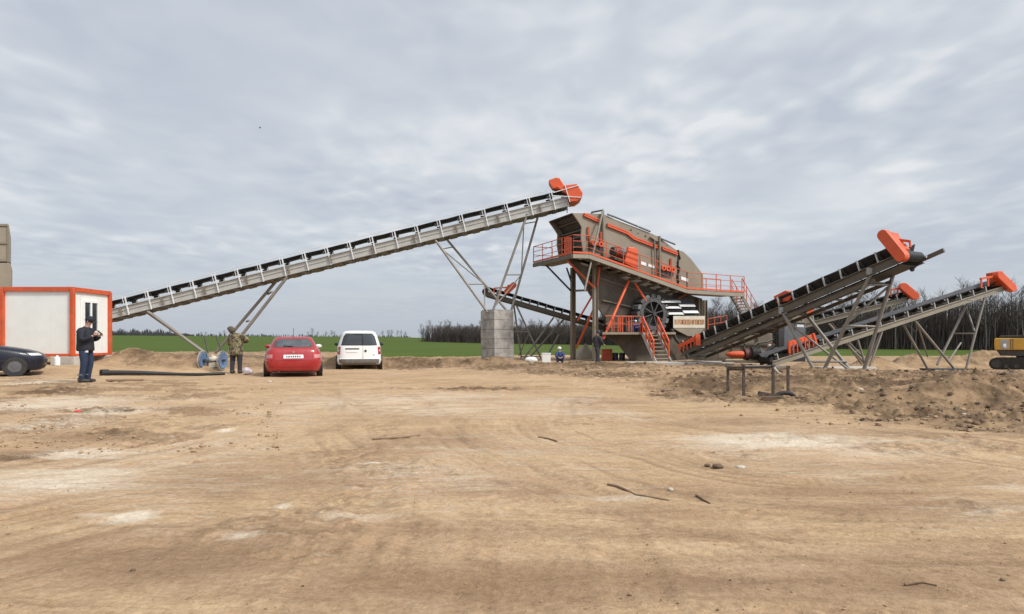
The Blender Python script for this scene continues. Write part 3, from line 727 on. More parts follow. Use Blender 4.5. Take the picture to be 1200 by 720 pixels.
# spring seats and exciter motors along the side
def ring(c, r, rin, th):
    b = MB(); n = 14; A = []
    for rr, off in ((r, 0), (r, th), (rin, th), (rin, 0)):
        A.append([c - NN * off + (E * math.cos(2 * math.pi * k / n) + V((0, 0, 1)) * math.sin(2 * math.pi * k / n)) * rr for k in range(n)])
    A.append(A[0]); b.loft(A, cap=False); return b
for cx, cy, k in ((699, 287, 2), (782, 316.5, 2)):
    b = MB(); b.prism([ns(cx - 7.5, cy + 1, -.12), ns(cx + 8, cy + 3.5, -.12), ns(cx + 7, cy + 7.5, -.12), ns(cx - 6.5, cy + 5.5, -.12)], NN * .1); b.build('spring_seat', DARK, PL)
    b = MB(); b.prism([ns(cx - 7.5, cy - 5, -.1), ns(cx + 7.5, cy - 2.5, -.1), ns(cx + 8, cy + 2.5, -.1), ns(cx - 7.5, cy, -.1)], NN * .08); b.build('spring_plate', ORANGE, PL, bevel=.02)
    for dx in ((-4, 4) if cx < 720 else (-5.5, 0, 5.5)):
        r_ = ring(ns(cx + dx, cy - 1 + dx * .18, -.12), .15, .07, .14).build('spring_ring', ORANGE, PL, smooth=40)
        b = MB(); p = ns(cx + dx, cy - 1 + dx * .18, -.14); b.tube(p, p - NN * .06, .065, n=10); b.build('spring_core', DARK, r_)
b = MB(); b.prism([ns(*p, -.95) for p in ((737, 289.5), (745, 290.5), (748, 293.5), (748, 316), (731.5, 308.5), (735, 296))], NN * .55); b.build('belt_guard', ORANGE, PL, bevel=.04)
b = MB(); p = ns(725, 296, -.55); b.tube(p - E * .42, p + E * .40, .27, n=16); m_ = b.build('motor', DARK, PL, smooth=40)
b = MB(); b.tube(p + E * .02, p + E * .34, .32, n=16); b.build('motor_band', GREYP, m_, smooth=40)
b = MB()
for k in range(5): b.tube(p - E * (.30 - .09 * k), p - E * (.27 - .09 * k), .30, n=14)
b.build('motor_ring', ORANGED, m_, smooth=40)
b = MB(); b.bar(ns(717, 303, -.5), ns(733, 309, -.5), .5, .16); b.build('motor_base', DARK, PL)
for x0, x1, y0, y1 in ((751, 757, 305.5, 310), (759.5, 769, 308.5, 312.5), (798, 806, 324, 328)):
    b = MB(); b.prism([ns(*p, -.004) for p in ((x0, y0), (x1, y0 + .35 * (x1 - x0)), (x1, y1 + .35 * (x1 - x0)), (x0, y1))], NN * -.02); b.build('notice_plate', WHITEP, PL)
# gantry frames and spray pipes over the screen
GP = mat('gantry_paint', (.20, .18, .14), .5, dust=.25)
for p, q, w1, w2, r in (((706.5, 247), (685, 341), -.2, -1.25, .055), ((706.5, 247), (707.5, 303), -.12, -.12, .075), ((693.5, 249), (706.7, 246.5), 1.2, -.15, .05), ((693.5, 249), (694, 262), 1.2, 1.2, .05),
                        ((767, 281), (768, 325), -.16, -.16, .04), ((773, 277), (773, 328), -.16, -.16, .065)):
    part_bar('gantry_tube', PL, GP, ns(*p, w1), ns(*q, w2), 2 * r)
b = MB(); b.prism([ns(*p, -.14) for p in ((766.5, 276), (774.5, 277.5), (774.5, 284), (770, 283), (762, 278))], NN * .1); b.build('gantry_plate', TAN, PL)
for pts in ([(720.5, 257), (762, 274)], [(774, 282), (791, 289)], [(712, 254), (720.5, 257)]):
    b = MB(); b.path([ns(*p, -.05) + V((0, 0, .12)) for p in pts], .055); b.build('spray_pipe', GREYP, PL, smooth=50)
for i in range(6):
    x = 738 + i * 8.5; y = 268 + i * 3.55
    b = MB(); b.ball(ns(x, y + 2, .1), (.13, .13, .12)); b.build('spray_nozzle', GREYP if i % 2 else DARK, PL, smooth=60)
# walkway round the box: left end, sloping side, level right end
Z0 = ns(671, 301, -1).z; WL = 3.4
pA = ns(671, 297.3, -1); pB = pA + NN * (WL + 1)
ta = [(671, 297.3), (690, 297.8), (805, 339), (872, 343.2)]
edge_pts = [ns(*p, -1) for p in ta]
def tw(p): return (p - O).dot(E)
def walk(name, p, q, w0, w1, th, m):
    b = MB(); a0 = p + NN * (w0 + 1); a1 = q + NN * (w0 + 1); b0 = p + NN * (w1 + 1); b1 = q + NN * (w1 + 1)
    b.prism([a0, a1, b1, b0], (0, 0, -th)); return b.build(name, m, PL)
walk('deck', edge_pts[0], edge_pts[1], -1, -.02, .14, TAND)
walk('deck', edge_pts[1] + V((0, 0, -.003)), edge_pts[2], -1, -.12, .14, TAND)
walk('deck', edge_pts[2] + V((0, 0, -.003)), edge_pts[3], -1, .9, .14, TAND)
le = ns(671, 297.3, -1); dl = O + E * (tw(ns(684, 298))) ; dl.z = le.z
wl = E * (tw(ns(684, 298)) - tw(le) - .05)
b = MB(); b.prism([le + NN * .985 , le + NN * .985 + wl, le + NN * (WL + 1) + wl, le + NN * (WL + 1)], (0, 0, -.143)); b.build('deck', TAND, PL)
for p, q in zip(edge_pts[:-1], edge_pts[1:]):
    part_bar('toe_board', PL, ORANGE, p - NN * .03 + V((0, 0, .06)), q - NN * .03 + V((0, 0, .05)), .03, .09)
    part_bar('deck_beam', PL, BEAM, p - NN * .012 + V((0, 0, -.14)), q - NN * .012 + V((0, 0, -.14)), .09, .2)
lb = le + NN * (WL + 1)
part_bar('toe_board', PL, ORANGED, le - E * .03 + V((0, 0, .06)), lb - E * .03 + V((0, 0, .05)), .03, .09)
part_bar('deck_beam', PL, BEAMD, le - E * .012 + V((0, 0, -.14)), lb - E * .012 + V((0, 0, -.14)), .09, .2)
def railing(pts, n, h=.95, m=ORANGED, r=.021, name='railing', mids=(.5,)):  # railings take the deeper orange, which puts their shade into the colour
    b = MB(); up = V((0, 0, h))
    for p, q in zip(pts[:-1], pts[1:]):
        b.tube(p + up, q + up, r, n=6)
        for k in mids: b.tube(p + up * k, q + up * k, r * .8, n=6)
        N_ = max(1, round((q - p).length / n))
        for i in range(N_ + 1): t = p.lerp(q, i / N_); b.bar(t, t + up * 1.005, .04, .04)
    return b.build(name, m, PL)
railing([edge_pts[0], edge_pts[1], edge_pts[2], edge_pts[3]], 1.15, mids=(.35, .68))
railing([le, lb], 1.1, mids=(.35, .68))
railing([lb, lb + wl], 1.1)
fe = [p + NN * 1.9 for p in edge_pts[2:]]; fe[0] = fe[0] + E * .8
railing(fe, 1.2)
b = MB()
for i in range(5): 
    p = edge_pts[0].lerp(edge_pts[1], .1) + NN * 0.95 + V((0, 0, 0)); p = p + E * (.12 * i)
    b.bar(p, p + V((0, 0, 1.0)), .05, .05)
b.build('gate_bars', ORANGED, PL)
# stair at the right end
sA, sB = ns(868, 345, -.95), ns(884, 372, -.95)
for w in (0, .8):
    part_bar('stair_stringer', PL, TAND, sA + NN * w, sB + NN * w, .05, .2)
    railing([sA + NN * w + E * .1, sB + NN * w + E * .1], .6, h=.95, name='handrail', mids=(.55,))
for i in range(8):
    p = sA.lerp(sB, (i + .5) / 8); part_bar('tread', PL, GALVW, p + NN * .03, p + NN * .77, .24, .07)
# funnel under the screen
def loop(px_l, px_r, y_l, y_r, w0, w1):
    k = 1.55 * (w1 - w0) / 2.4
    return [ns(px_l, y_l, w0), ns(px_r, y_r, w0), ns(px_r, y_r, w0) + NN * (w1 - w0), ns(px_l, y_l, w0) + NN * (w1 - w0) + E * k]
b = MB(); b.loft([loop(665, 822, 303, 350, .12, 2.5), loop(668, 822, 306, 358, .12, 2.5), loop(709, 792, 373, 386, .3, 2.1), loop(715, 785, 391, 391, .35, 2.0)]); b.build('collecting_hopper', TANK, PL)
for a, c_ in (((690, 322), (812, 362)), ((706, 352), (800, 374))):
    part_bar('hopper_seam', PL, TAND, ns(*a, .14), ns(*c_, .16), .05, .07)
for k in range(9):
    t = .1 + .8 * k / 8; p = edge_pts[1].lerp(edge_pts[2], t) + V((0, 0, -.28)); part_bar('deck_bracket', PL, TAND, p + NN * .05, p + NN * 1.05 + V((0, 0, -.05)), .08, .14)
# columns and braces
for px, y0, w in ((671.5, 314, 2.2), (697.5, 309, -.1), (819.5, 350, .0), (760, 335, 2.3), (826, 352, 2.4)):
    p = ns(px, y0, w); b = MB(); a = V((p.x, p.y, -.1)); 
    b.bar(a, p, .025, .22, E); b.bar(a + E * .11, p + E * .11, .22, .022, E); b.bar(a - E * .11, p - E * .11, .22, .022, E)
    b.build('column', TAN if w < 1 else TAND, PL)
    b = MB(); b.box((p.x, p.y, .02), (.5, .5, .05), Matrix.Rotation(TH, 3, 'Z')); b.build('column_foot', TAND, PL)
for p, q, w1, w2, m, r in (((638, 309), (669, 341), 3.0, 2.2, DARK, .055), ((664, 305), (697, 338), -.3, -.15, ORANGED, .06), ((737, 329), (707, 397), -.3, -1.1, ORANGE, .075), ((744, 332), (757, 353), -.3, -.5, ORANGE, .07),
                           ((694, 347), (677, 376), .2, 1.2, ORANGED, .055), ((695, 364), (675.5, 408), .2, 1.6, ORANGED, .06), ((674, 341), (695, 340), 2.0, .0, TAND, .06), ((664, 314), (671, 335), 2.4, 2.2, DARK, .05), ((804, 345), (792, 352), -.2, -.2, ORANGED, .05), ((703, 313), (700, 335), -.3, -.2, ORANGED, .06)):
    part_bar('brace', PL, m, ns(*p, w1), ns(*q, w2), 2 * r)
# lower deck, sand washing tank and bucket wheel
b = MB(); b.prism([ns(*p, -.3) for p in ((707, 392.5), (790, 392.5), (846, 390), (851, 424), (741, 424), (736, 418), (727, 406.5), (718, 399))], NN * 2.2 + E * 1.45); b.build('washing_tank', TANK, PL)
b = MB(); b.prism([ns(706, 389.5, -1.3), ns(792, 389.5, -1.3), ns(792, 389.5, -.3), ns(706, 389.5, -.3)], (0, 0, -.12)); b.build('lower_deck', TAN, PL)
railing([ns(709, 389.5, -1.28), ns(750, 389.5, -1.28)], .62, h=.85, mids=(.5,))
railing([ns(709, 389.5, -1.28), ns(709, 389.5, -.3)], .5, h=.85)
railing([ns(709, 389.5, -.32), ns(750, 389.5, -.32)], .5, h=.85, mids=(.3, .6))
b = MB()
for x in (717, 724.5, 727, 729.5, 737): b.bar(ns(x, 389, -1.27), ns(x, 372, -1.27), .06, .05)
b.build('rail_infill', ORANGED, PL)
for pts, r in (([(716, 386), (722, 384), (728, 386), (740, 385)], .07), ([(731, 389), (733, 378), (742, 376), (749, 380)], .05), ([(787, 386), (792, 398), (800, 407), (806, 420)], .09)):
    b = MB(); b.path([ns(x, y, -.75) for x, y in pts], r, 8); b.build('pipe', DARK, PL, smooth=50)
b = MB(); b.box(ns(735, 385.5, -.8), (.5, .4, .35), Matrix.Rotation(TH, 3, 'Z')); b.build('switch_box', DARK, PL, bevel=.02)
for x0, x1 in ((838, 846), (846, 856)): part_bar('brace', PL, DARK, ns(x0, 386, -.35), ns(x1, 420, -.35), .07)
railing([ns(830, 388, -.2), ns(852, 384, -.2)], .5, h=.72)
wc = ns(766, 368, -.55); nb = 16; Z = V((0, 0, 1))
def wp(a, r, o=0): return wc + (E * math.cos(a) + Z * math.sin(a)) * r + NN * o
b = MB()
for o in (0, .55):
    A = [[wp(2 * math.pi * k / 40, rr, o + oo) for k in range(40)] for rr, oo in ((.92, 0), (.92, .04), (.68, .04), (.68, 0), (.92, 0))]; b.loft(A, cap=False)
b.build('wheel_rim', WHEELG, PL, smooth=30).name = 'wheel_rim'
for k in range(nb):
    a = 2 * math.pi * k / nb; b = MB()
    b.prism([wp(a - .13, .86), wp(a + .13, .86), wp(a + .16, 1.09), wp(a - .02, 1.12), wp(a - .13, 1.04)], NN * .56); b.build('bucket', GREYP if k % 2 else WHEELG, PL)
for k in range(4):
    a = math.pi * k / 4 + .3; part_bar('spoke', PL, WHEELG, wp(a, -.8, .02), wp(a, .8, .02), .06, .05)
b = MB(); b.tube(wp(0, 0, -.1), wp(0, 0, .8), .12, n=14); b.build('hub', DARK, PL, smooth=40)
b = MB(); b.tube(wp(0, 0, .58), wp(0, 0, .62), .82, n=30); b.build('wheel_back', DARK, PL)
# dewatering panels: pale slats stepping down over black
sl = {0: [(774, 352.3, 22.5), (779, 359.2, 18), (782, 366.3, 18)], 1: [(795.5, 356.6, 18), (800, 364.2, 17.5)]}
b = MB(); b.prism([ns(*p, -.42) for p in ((770, 349.5), (809, 350.5), (819, 369.5), (782, 369.5))], NN * .08); b.build('panel_back', BLACK, PL)
for k, rows in sl.items():
    for x, y, wd in rows:
        h = 2.9 if k else 2.5
        b = MB(); b.prism([ns(x, y, -.5), ns(x + wd, y, -.5), ns(x + wd + 2, y + h, -.62), ns(x + 2, y + h, -.62)], NN * .06); b.build('slat', GALVW, PL)
# fines hopper with its worn orange lettering
b = MB(); b.loft([[ns(789, 370.5, -.7), ns(826, 370.5, -.7), ns(826, 370.5, .6), ns(789, 370.5, .6)], [ns(789, 384.5, -.7), ns(826, 384.5, -.7), ns(826, 384.5, .6), ns(789, 384.5, .6)]]); b.build('fines_hopper', CREAM, PL)
b = MB(); b.loft([[ns(789, 385, -.69), ns(826, 385, -.69), ns(826, 385, .6), ns(789, 385, .6)], [ns(806, 394, -.45), ns(818, 394, -.45), ns(818, 394, .3), ns(806, 394, .3)]]); b.build('hopper_cone', CREAM, PL)
b = MB(); b.prism([ns(x, y, -.7005) for x, y in ((790.5, 374.6), (825.5, 374.6), (825.5, 380.6), (790.5, 380.6))], NN * -.004); b.build('sign_band', mat('brown_band', (.46, .29, .165), .6, var=.2, scale=6, dust=.3, dustcol=(.5, .4, .27)), PL)
LB = mat('faded_lettering', (.40, .17, .065), .6, var=.25, scale=9, dust=.3, dustcol=(.6, .5, .38))
rr_ = random.Random(5); b = MB()
for k in range(11):
    x = 791.2 + k * 3.05; y = 375.2; h = 4.6; wd = 2.3; T = .55
    st = [('l', rr_.random() < .9), ('t', rr_.random() < .7), ('m', rr_.random() < .5), ('b', rr_.random() < .6), ('r', rr_.random() < .6)]
    for s_, ok in st:
        if not ok: continue
        seg = {'l': ((x, y), (x, y + h)), 'r': ((x + wd, y), (x + wd, y + h)), 't': ((x, y), (x + wd, y)), 'm': ((x, y + h / 2), (x + wd, y + h / 2)), 'b': ((x, y + h), (x + wd, y + h))}[s_]
        b.bar(ns(*seg[0], -.707), ns(*seg[1], -.707), .008, .06)
b.build('lettering', LB, PL)
b = MB(); b.prism([ns(*p, -.05) for p in ((787, 386), (806, 395), (800, 404), (789, 402))], NN * .3); b.build('chute_back', DARK, PL)
# front stair
fA, fB = ns(753, 391, -1.35), ns(769, 427, -2.3); off = E * 1.0
for o in (V((0, 0, 0)), off):
    part_bar('stair_stringer', PL, BEAMP, fA + o, fB + o, .05, .18)
    h = MB(); up = V((0, 0, .9))
    h.bar(fA + o + up, fA.lerp(fB, .82) + o + up, .07, .07); h.bar(fA + o + up * .5, fA.lerp(fB, .82) + o + up * .5, .05, .05)
    for t in (0, .28, .55, .82): q = fA.lerp(fB, t) + o; h.bar(q, q + up, .07, .07)
    h.build('handrail', ORANGE, PL)
for i in range(8):
    p = fA.lerp(fB, (i + .6) / 8); part_bar('tread', PL, BEAM, p + E * .03, p + E * .97, .22, .045)
# ------------------------------------------------------------------ cars (local: x across, y forward from the rear, z up)
REDP = mat('red_car_paint', (.34, .010, .014), .3, var=.05, scale=1, dust=.10, coat=.6)
NAVY = mat('navy_car_paint', (.006, .008, .020), .34, var=.08, scale=1, dust=.05, coat=.15, spec=.3)
VANW = mat('white_car_paint', (.80, .80, .78), .35, var=.03, scale=1, dust=.10, coat=.4)
BUMP = mat('grey_bumper_plastic', (.105, .10, .095), .6, var=.12, dust=.4)
GLASS = glass_mat('car_glass', (.03, .036, .04)); GLASSL = mat('car_glass_light', (.075, .085, .09), .12, var=.45, scale=2.2, spec=.6)
LAMPR = mat('red_lamp', (.42, .02, .02), .2, var=.15, scale=12, coat=.5); LAMPW = mat('clear_lamp', (.55, .54, .53), .15, var=.15, scale=12, coat=.5); LAMPO = mat('amber_lamp', (.6, .2, .1), .2, coat=.5)
PLATE = mat('number_plate', (.80, .80, .80), .4, var=.05); CHROME = mat('chrome', (.7, .7, .7), .15, metal=1)
class Body:
    def __init__(s, rows, n):                      # rows: z, rear y, front y, half width
        s.z = [r[0] for r in rows]; s.r = [r[1] for r in rows]; s.f = [r[2] for r in rows]; s.w = [r[3] for r in rows]; s.n = n
    def q(s, z): return [float(np.interp(z, s.z, a)) for a in (s.r, s.f, s.w)]
    def rear(s, u, z, off=.008):
        r, f, w = s.q(z); u = max(-.999, min(.999, u)); a = (f - r) / 2
        return V((u * w, (r + f) / 2 - a * (1 - abs(u) ** s.n) ** (1 / s.n) - off, z))
    def front(s, u, z, off=.008):
        p = s.rear(u, z, off); r, f, w = s.q(z); return V((p.x, r + f - p.y, p.z))
    def side(s, sg, y, z, off=.008):
        r, f, w = s.q(z); a = (f - r) / 2; t = min(.999, abs(y - (r + f) / 2) / a)
        return V((sg * (w * (1 - t ** s.n) ** (1 / s.n) + off), y, z))
    def mesh(s, name, m, root):
        M = 72; loops = []
        for z, r, f, w in zip(s.z, s.r, s.f, s.w):
            a = (f - r) / 2; lp = []
            for k in range(M):
                t = 2 * math.pi * k / M; c, sn = math.cos(t), math.sin(t)
                lp.append(V((w * math.copysign(abs(sn) ** (2 / s.n), sn), (r + f) / 2 - a * math.copysign(abs(c) ** (2 / s.n), c), z)))
            loops.append(lp)
        b = MB(); b.loft(loops); return b.build(name, m, root, smooth=38)
    def rpatch(s, name, m, root, u0, u1, z0, z1, off=.008, n=8, taper=0):
        b = MB(); g = lambda o: (lambda u, v: s.rear((u0 + (u1 - u0) * u) * (1 - taper * v), z0 + (z1 - z0) * v, o))
        b.shell(g(off), n, 4, g(-.03)); return b.build(name, m, root, smooth=50)
    def spatch(s, name, m, root, sg, y0, y1, z0, z1, off=.008, sl0=0, sl1=0):
        b = MB(); g = lambda o: (lambda u, v: s.side(sg, (y0 + sl0 * v) * (1 - u) + (y1 + sl1 * v) * u, z0 + (z1 - z0) * v, o))
        b.shell(g(off), 8, 4, g(-.03)); return b.build(name, m, root, smooth=50)
def wheels(root, B, pos, r, wd, rim=None):
    rim = rim or mat('steel_rim', (.10, .10, .105), .45, metal=.5)
    for y in pos:
        for sg in (-1, 1):
            wo = B.q(.4)[2] - .005
            arch = MB(); arch.tube((sg * (wo - .12), y, r), (sg * (wo + .004), y, r + .01), r * 1.10, n=40); arch.build('wheel_arch', BLACK, root)
            b = MB(); t = MB()
            prof = [(.62, -.0), (.9, 0), (1, .03), (1, wd - .03), (.9, wd), (.62, wd)]
            A = [[V((sg * (wo + .02 - o), y + math.cos(2 * math.pi * k / 32) * r * q, r + math.sin(2 * math.pi * k / 32) * r * q)) for k in range(32)] for q, o in prof]
            t.loft(A, cap=True); w_ = t.build('wheel', TYRE, root, smooth=35)
            b.tube((sg * (wo + .012), y, r), (sg * (wo + .026), y, r), r * .60, n=24)
            b.tube((sg * (wo + .02), y, r), (sg * (wo + .036), y, r), r * .2, n=12)
            for k in range(5):
                a = 2 * math.pi * k / 5; c, s_ = math.cos(a), math.sin(a)
                b.bar((sg * (wo + .03), y + c * r * .15, r + s_ * r * .15), (sg * (wo + .03), y + c * r * .56, r + s_ * r * .56), .07, .012, (1, 0, 0))
            b.build('rim', rim, w_, smooth=40)
def mirror(root, sg, y, z, w, m):
    b = MB(); b.ball((sg * (w + .12), y, z), (.13, .06, .075), 12, 8); b.bar((sg * (w - .05), y, z - .04), (sg * (w + .1), y, z - .03), .04, .04); b.build('wing_mirror', m, root, smooth=60)
def place(px, py, Y): p = at(px, py, Y); return p

# red hatchback seen from behind
p = place(344, 442.5, 21.5); p.z = hz(p.x, p.y + .7)
root = thing('parked_car', 'red hatchback parked with its back to us beside the white van', 'car', p, math.atan2(256, F), world=False)
B = Body([(.17, .10, 3.75, .86), (.22, .05, 3.85, .93), (.36, .0, 3.92, .965), (.52, -.02, 3.94, .985), (.575, -.02, 3.93, .985), (.60, .035, 3.92, .975), (.72, .05, 3.88, .965), (.84, .07, 3.80, .945), (.93, .09, 3.6, .91), (.975, .12, 3.2, .865), (1.0, .17, 2.95, .835),
          (1.05, .22, 2.80, .81), (1.2, .36, 2.52, .735), (1.33, .47, 2.25, .665), (1.385, .56, 2.1, .62), (1.415, .70, 1.95, .55), (1.43, 1.0, 1.6, .38)], 7)
B.mesh('body', REDP, root)
B.rpatch('rear_window', GLASSL, root, -.82, .82, 1.055, 1.335, .006, 12)
B.rpatch('window_seal', BLACK, root, -.86, .86, 1.04, 1.35, .003, 12)
for sg in (-1, 1):
    B.rpatch('rear_light', LAMPR, root, sg * .66, sg * .985, .615, .87, .012, 6)
    l = B.rpatch('light_lens', mat('pink_lens', (.52, .24, .22), .2, coat=.5), root, sg * .72, sg * .94, .67, .79, .018, 5)
    B.spatch('side_window', GLASS, root, sg, .75, 2.7, 1.05, 1.33, .006, .15, -.5)
    mirror(root, sg, 2.55, 1.06, .80, REDP if sg < 0 else VANW)
b = B.rpatch('number_plate', PLATE, root, -.34, .34, .66, .785, .022, 4)
b2 = B.rpatch('plate_recess', REDP, root, -.36, .36, .64, .80, .006, 4)
MK = mat('plate_characters', (.03, .03, .04), .5); t = MB()
for k in range(7):
    x = -.22 + k * .072
    t.box((x, B.rear(0, .72).y - .018, .72), (.04, .006, .065 if k % 2 else .055))
t.build('plate_characters', MK, b)
b = MB(); b.tube(B.rear(.0, .875, .0), B.rear(0, .875, .022), .035, n=16); b.build('badge', CHROME, root)
B.rpatch('bumper_strip', mat('dark_red_trim', (.30, .012, .014), .5), root, -.95, .95, .36, .40, .008, 14)
B.rpatch('rear_valance', BLACK, root, -.8, .8, .175, .215, .01, 12)
B.rpatch('tailgate_seam', BLACK, root, -.90, .90, .592, .600, .004, 12)
b = MB(); b.bar(B.rear(-.02, 1.07, .02), B.rear(-.42, 1.10, .03), .02, .02); b.build('wiper', BLACK, root)
b = MB(); b.tube((0, .75, 1.41), (0, .62, 1.72), .009, n=6); b.build('aerial', BLACK, root)
b = MB(); b.tube((-.48, .02, .20), (-.48, .3, .20), .03, n=10); b.build('exhaust', DARK, root)
wheels(root, B, (.68, 3.1), .31, .2)
# white van
p = place(421, 433.5, 28); p.z = hz(p.x, p.y + .7)
root = thing('parked_van', 'white delivery van with dark rear windows, back to us, right of the red car', 'van', p, math.atan2(180, F), world=False)
B = Body([(.22, .10, 4.2, .95), (.28, .02, 4.3, 1.0), (.42, .0, 4.35, 1.03), (.49, .0, 4.35, 1.03), (.51, .04, 4.34, 1.02), (.8, .05, 4.25, 1.005), (1.0, .06, 3.9, .985), (1.08, .07, 3.5, .965), (1.12, .08, 3.3, .95), (1.4, .13, 2.95, .865), (1.62, .18, 2.65, .785), (1.70, .22, 2.5, .74), (1.755, .30, 2.35, .66), (1.785, .55, 2.1, .5), (1.795, 1.0, 1.7, .3)], 7)
B.mesh('body', VANW, root)
B.rpatch('bumper', BUMP, root, -.985, .985, .225, .495, .02, 16)
for a, c_ in ((-.80, .12), (.20, .80)):
    B.rpatch('rear_window', GLASS, root, a, c_, 1.13, 1.63, .014, 8)
B.rpatch('window_seal', BLACK, root, -.84, .84, 1.105, 1.66, .008, 14)
B.rpatch('door_seam', BUMP, root, .155, .17, .5, 1.1, .004, 2)
for sg in (-1, 1):
    B.rpatch('rear_light', LAMPR, root, sg * .84, sg * .99, .70, 1.04, .014, 5)
    B.rpatch('light_lens', LAMPW, root, sg * .885, sg * .97, .83, .92, .02, 4)
    B.spatch('side_window', GLASS, root, sg, 1.9, 2.9, 1.13, 1.6, .006, .1, -.3)
    mirror(root, sg, 3.0, 1.15, .95, BLACK)
B.rpatch('number_plate', PLATE, root, -.56, -.06, .80, .90, .02, 4)
B.rpatch('plate_recess', BUMP, root, -.62, .0, .92, .99, .008, 4)
b = MB(); b.tube(B.rear(.28, .86, 0), B.rear(.28, .86, .02), .055, n=16); b.build('badge', DARK, root)
B.rpatch('model_mark', GREYP, root, .60, .68, .66, .69, .01, 2)
B.rpatch('wiper', BLACK, root, -.3, .14, 1.60, 1.625, .03, 4)
wheels(root, B, (.75, 3.45), .33, .22)
# dark blue saloon cut by the left edge, nose to the right
hd_ = V((math.cos(R(33)), math.sin(R(33)), 0)); p = V((-15.97, 21.15, .01)) - hd_ * 4.37
root = thing('parked_car', 'dark blue saloon nosing in from the left edge in front of the cabin', 'car', p, R(-57), world=False)
B = Body([(.17, .2, 4.2, .80), (.22, .08, 4.3, .86), (.38, .02, 4.36, .885), (.52, .0, 4.37, .89), (.62, .02, 4.34, .89), (.70, .03, 4.27, .885), (.78, .04, 4.12, .875), (.86, .05, 3.85, .86), (.93, .07, 3.5, .84), (.985, .12, 3.15, .80), (1.02, .55, 2.95, .755), (1.18, .95, 2.55, .69), (1.35, 1.25, 2.2, .62), (1.42, 1.45, 1.95, .54), (1.44, 1.6, 1.8, .35)], 5.0)
B.mesh('body', NAVY, root)
for sg in (-1, 1):
    B.spatch('side_window', GLASS, root, sg, .85, 2.85, 1.03, 1.34, .006, .5, -.65)
    b = MB(); g = lambda o: (lambda u, v: B.front(sg * (.58 + .30 * u), .66 + .085 * v, o)); b.shell(g(.012), 6, 3, g(-.03)); b.build('headlight', LAMPW, root, smooth=50)
    B.spatch('side_trim', BLACK, root, sg, .3, 4.0, .48, .52, .006)
    mirror(root, sg, 2.6, .98, .78, NAVY)
    B.spatch('door_handle', BLACK, root, sg, 1.35, 1.55, .80, .83, .02)
b = MB(); g = lambda o: (lambda u, v: B.front(-.45 + .9 * u, .40 + .12 * v, o)); b.shell(g(.008), 8, 2, g(-.03)); b.build('grille', BLACK, root)
b = MB(); g = lambda o: (lambda u, v: B.front(-.82 + 1.64 * u, .21 + .12 * v, o)); b.shell(g(.010), 10, 2, g(-.03)); b.build('bumper_lip', BLACK, root)
wheels(root, B, (.85, 3.6), .30, .2, mat('dark_rim', (.11, .11, .115), .4))

# ------------------------------------------------------------------ people
SKIN = mat('skin', (.45, .26, .19), .55, var=.08)
def skinned(name, m, root, chains, sub=2):
    """one surface grown round joined chains of (x, y, z, radius); a chain may start at an earlier index"""
    vs, es, rs, roots = [], [], [], []
    for ch in chains:
        prev = None
        for it in ch:
            if isinstance(it, int): prev = it; continue
            vs.append(it[:3]); rs.append(it[3]); i = len(vs) - 1
            if prev is not None: es.append((prev, i))
            else: roots.append(i)
            prev = i
    me = bpy.data.meshes.new(name); me.from_pydata(vs, es, [])
    o = bpy.data.objects.new(name, me); COL.objects.link(o); o.parent = root
    o.modifiers.new('Skin', 'SKIN'); sl = me.skin_vertices[0].data
    for i, r in enumerate(rs): sl[i].radius = (r, r) if not isinstance(r, tuple) else r
    for i in roots: sl[i].use_root = True
    o.modifiers['Skin'].use_smooth_shade = True
    sd = o.modifiers.new('Sub', 'SUBSURF'); sd.levels = sd.render_levels = sub
    me.materials.append(m); return o
def hand(wr, d, up, s=1):
    """palm and five fingers as chains of their own; d points along the hand, up out of the back of it"""
    wr, d, up = V(wr), V(d).normalized(), V(up).normalized(); a = d.cross(up).normalized(); ch = []
    k = lambda p, r: (p.x, p.y, p.z, r * s)
    ch.append([k(wr, .026), k(wr + d * .05 * s, .032), k(wr + d * .09 * s, .026)])
    for i, l in enumerate((.065, .078, .072, .055)):
        b0 = wr + d * .075 * s + a * (i - 1.5) * .02 * s
        ch.append([k(b0, .010), k(b0 + d * l * .55 * s - up * .008, .0095), k(b0 + d * l * .85 * s - up * .03 * s, .0085)])
    t0 = wr + d * .03 * s + a * .03 * s * -1
    ch.append([k(t0, .012), k(t0 - a * .03 * s + d * .03 * s, .011), k(t0 - a * .035 * s + d * .06 * s - up * .01, .009)])
    return ch
def shoe(b, p, yaw, l=.27):
    c, s_ = math.cos(yaw), math.sin(yaw); f = V((c, s_, 0)); p = V(p)
    b.ball(p + f * .07 + V((0, 0, .045)), (.15 if abs(c) > .7 else .062, .062 if abs(c) > .7 else .15, .05), 12, 8); b.ball(p - f * .02 + V((0, 0, .07)), (.065, .065, .075), 12, 8)
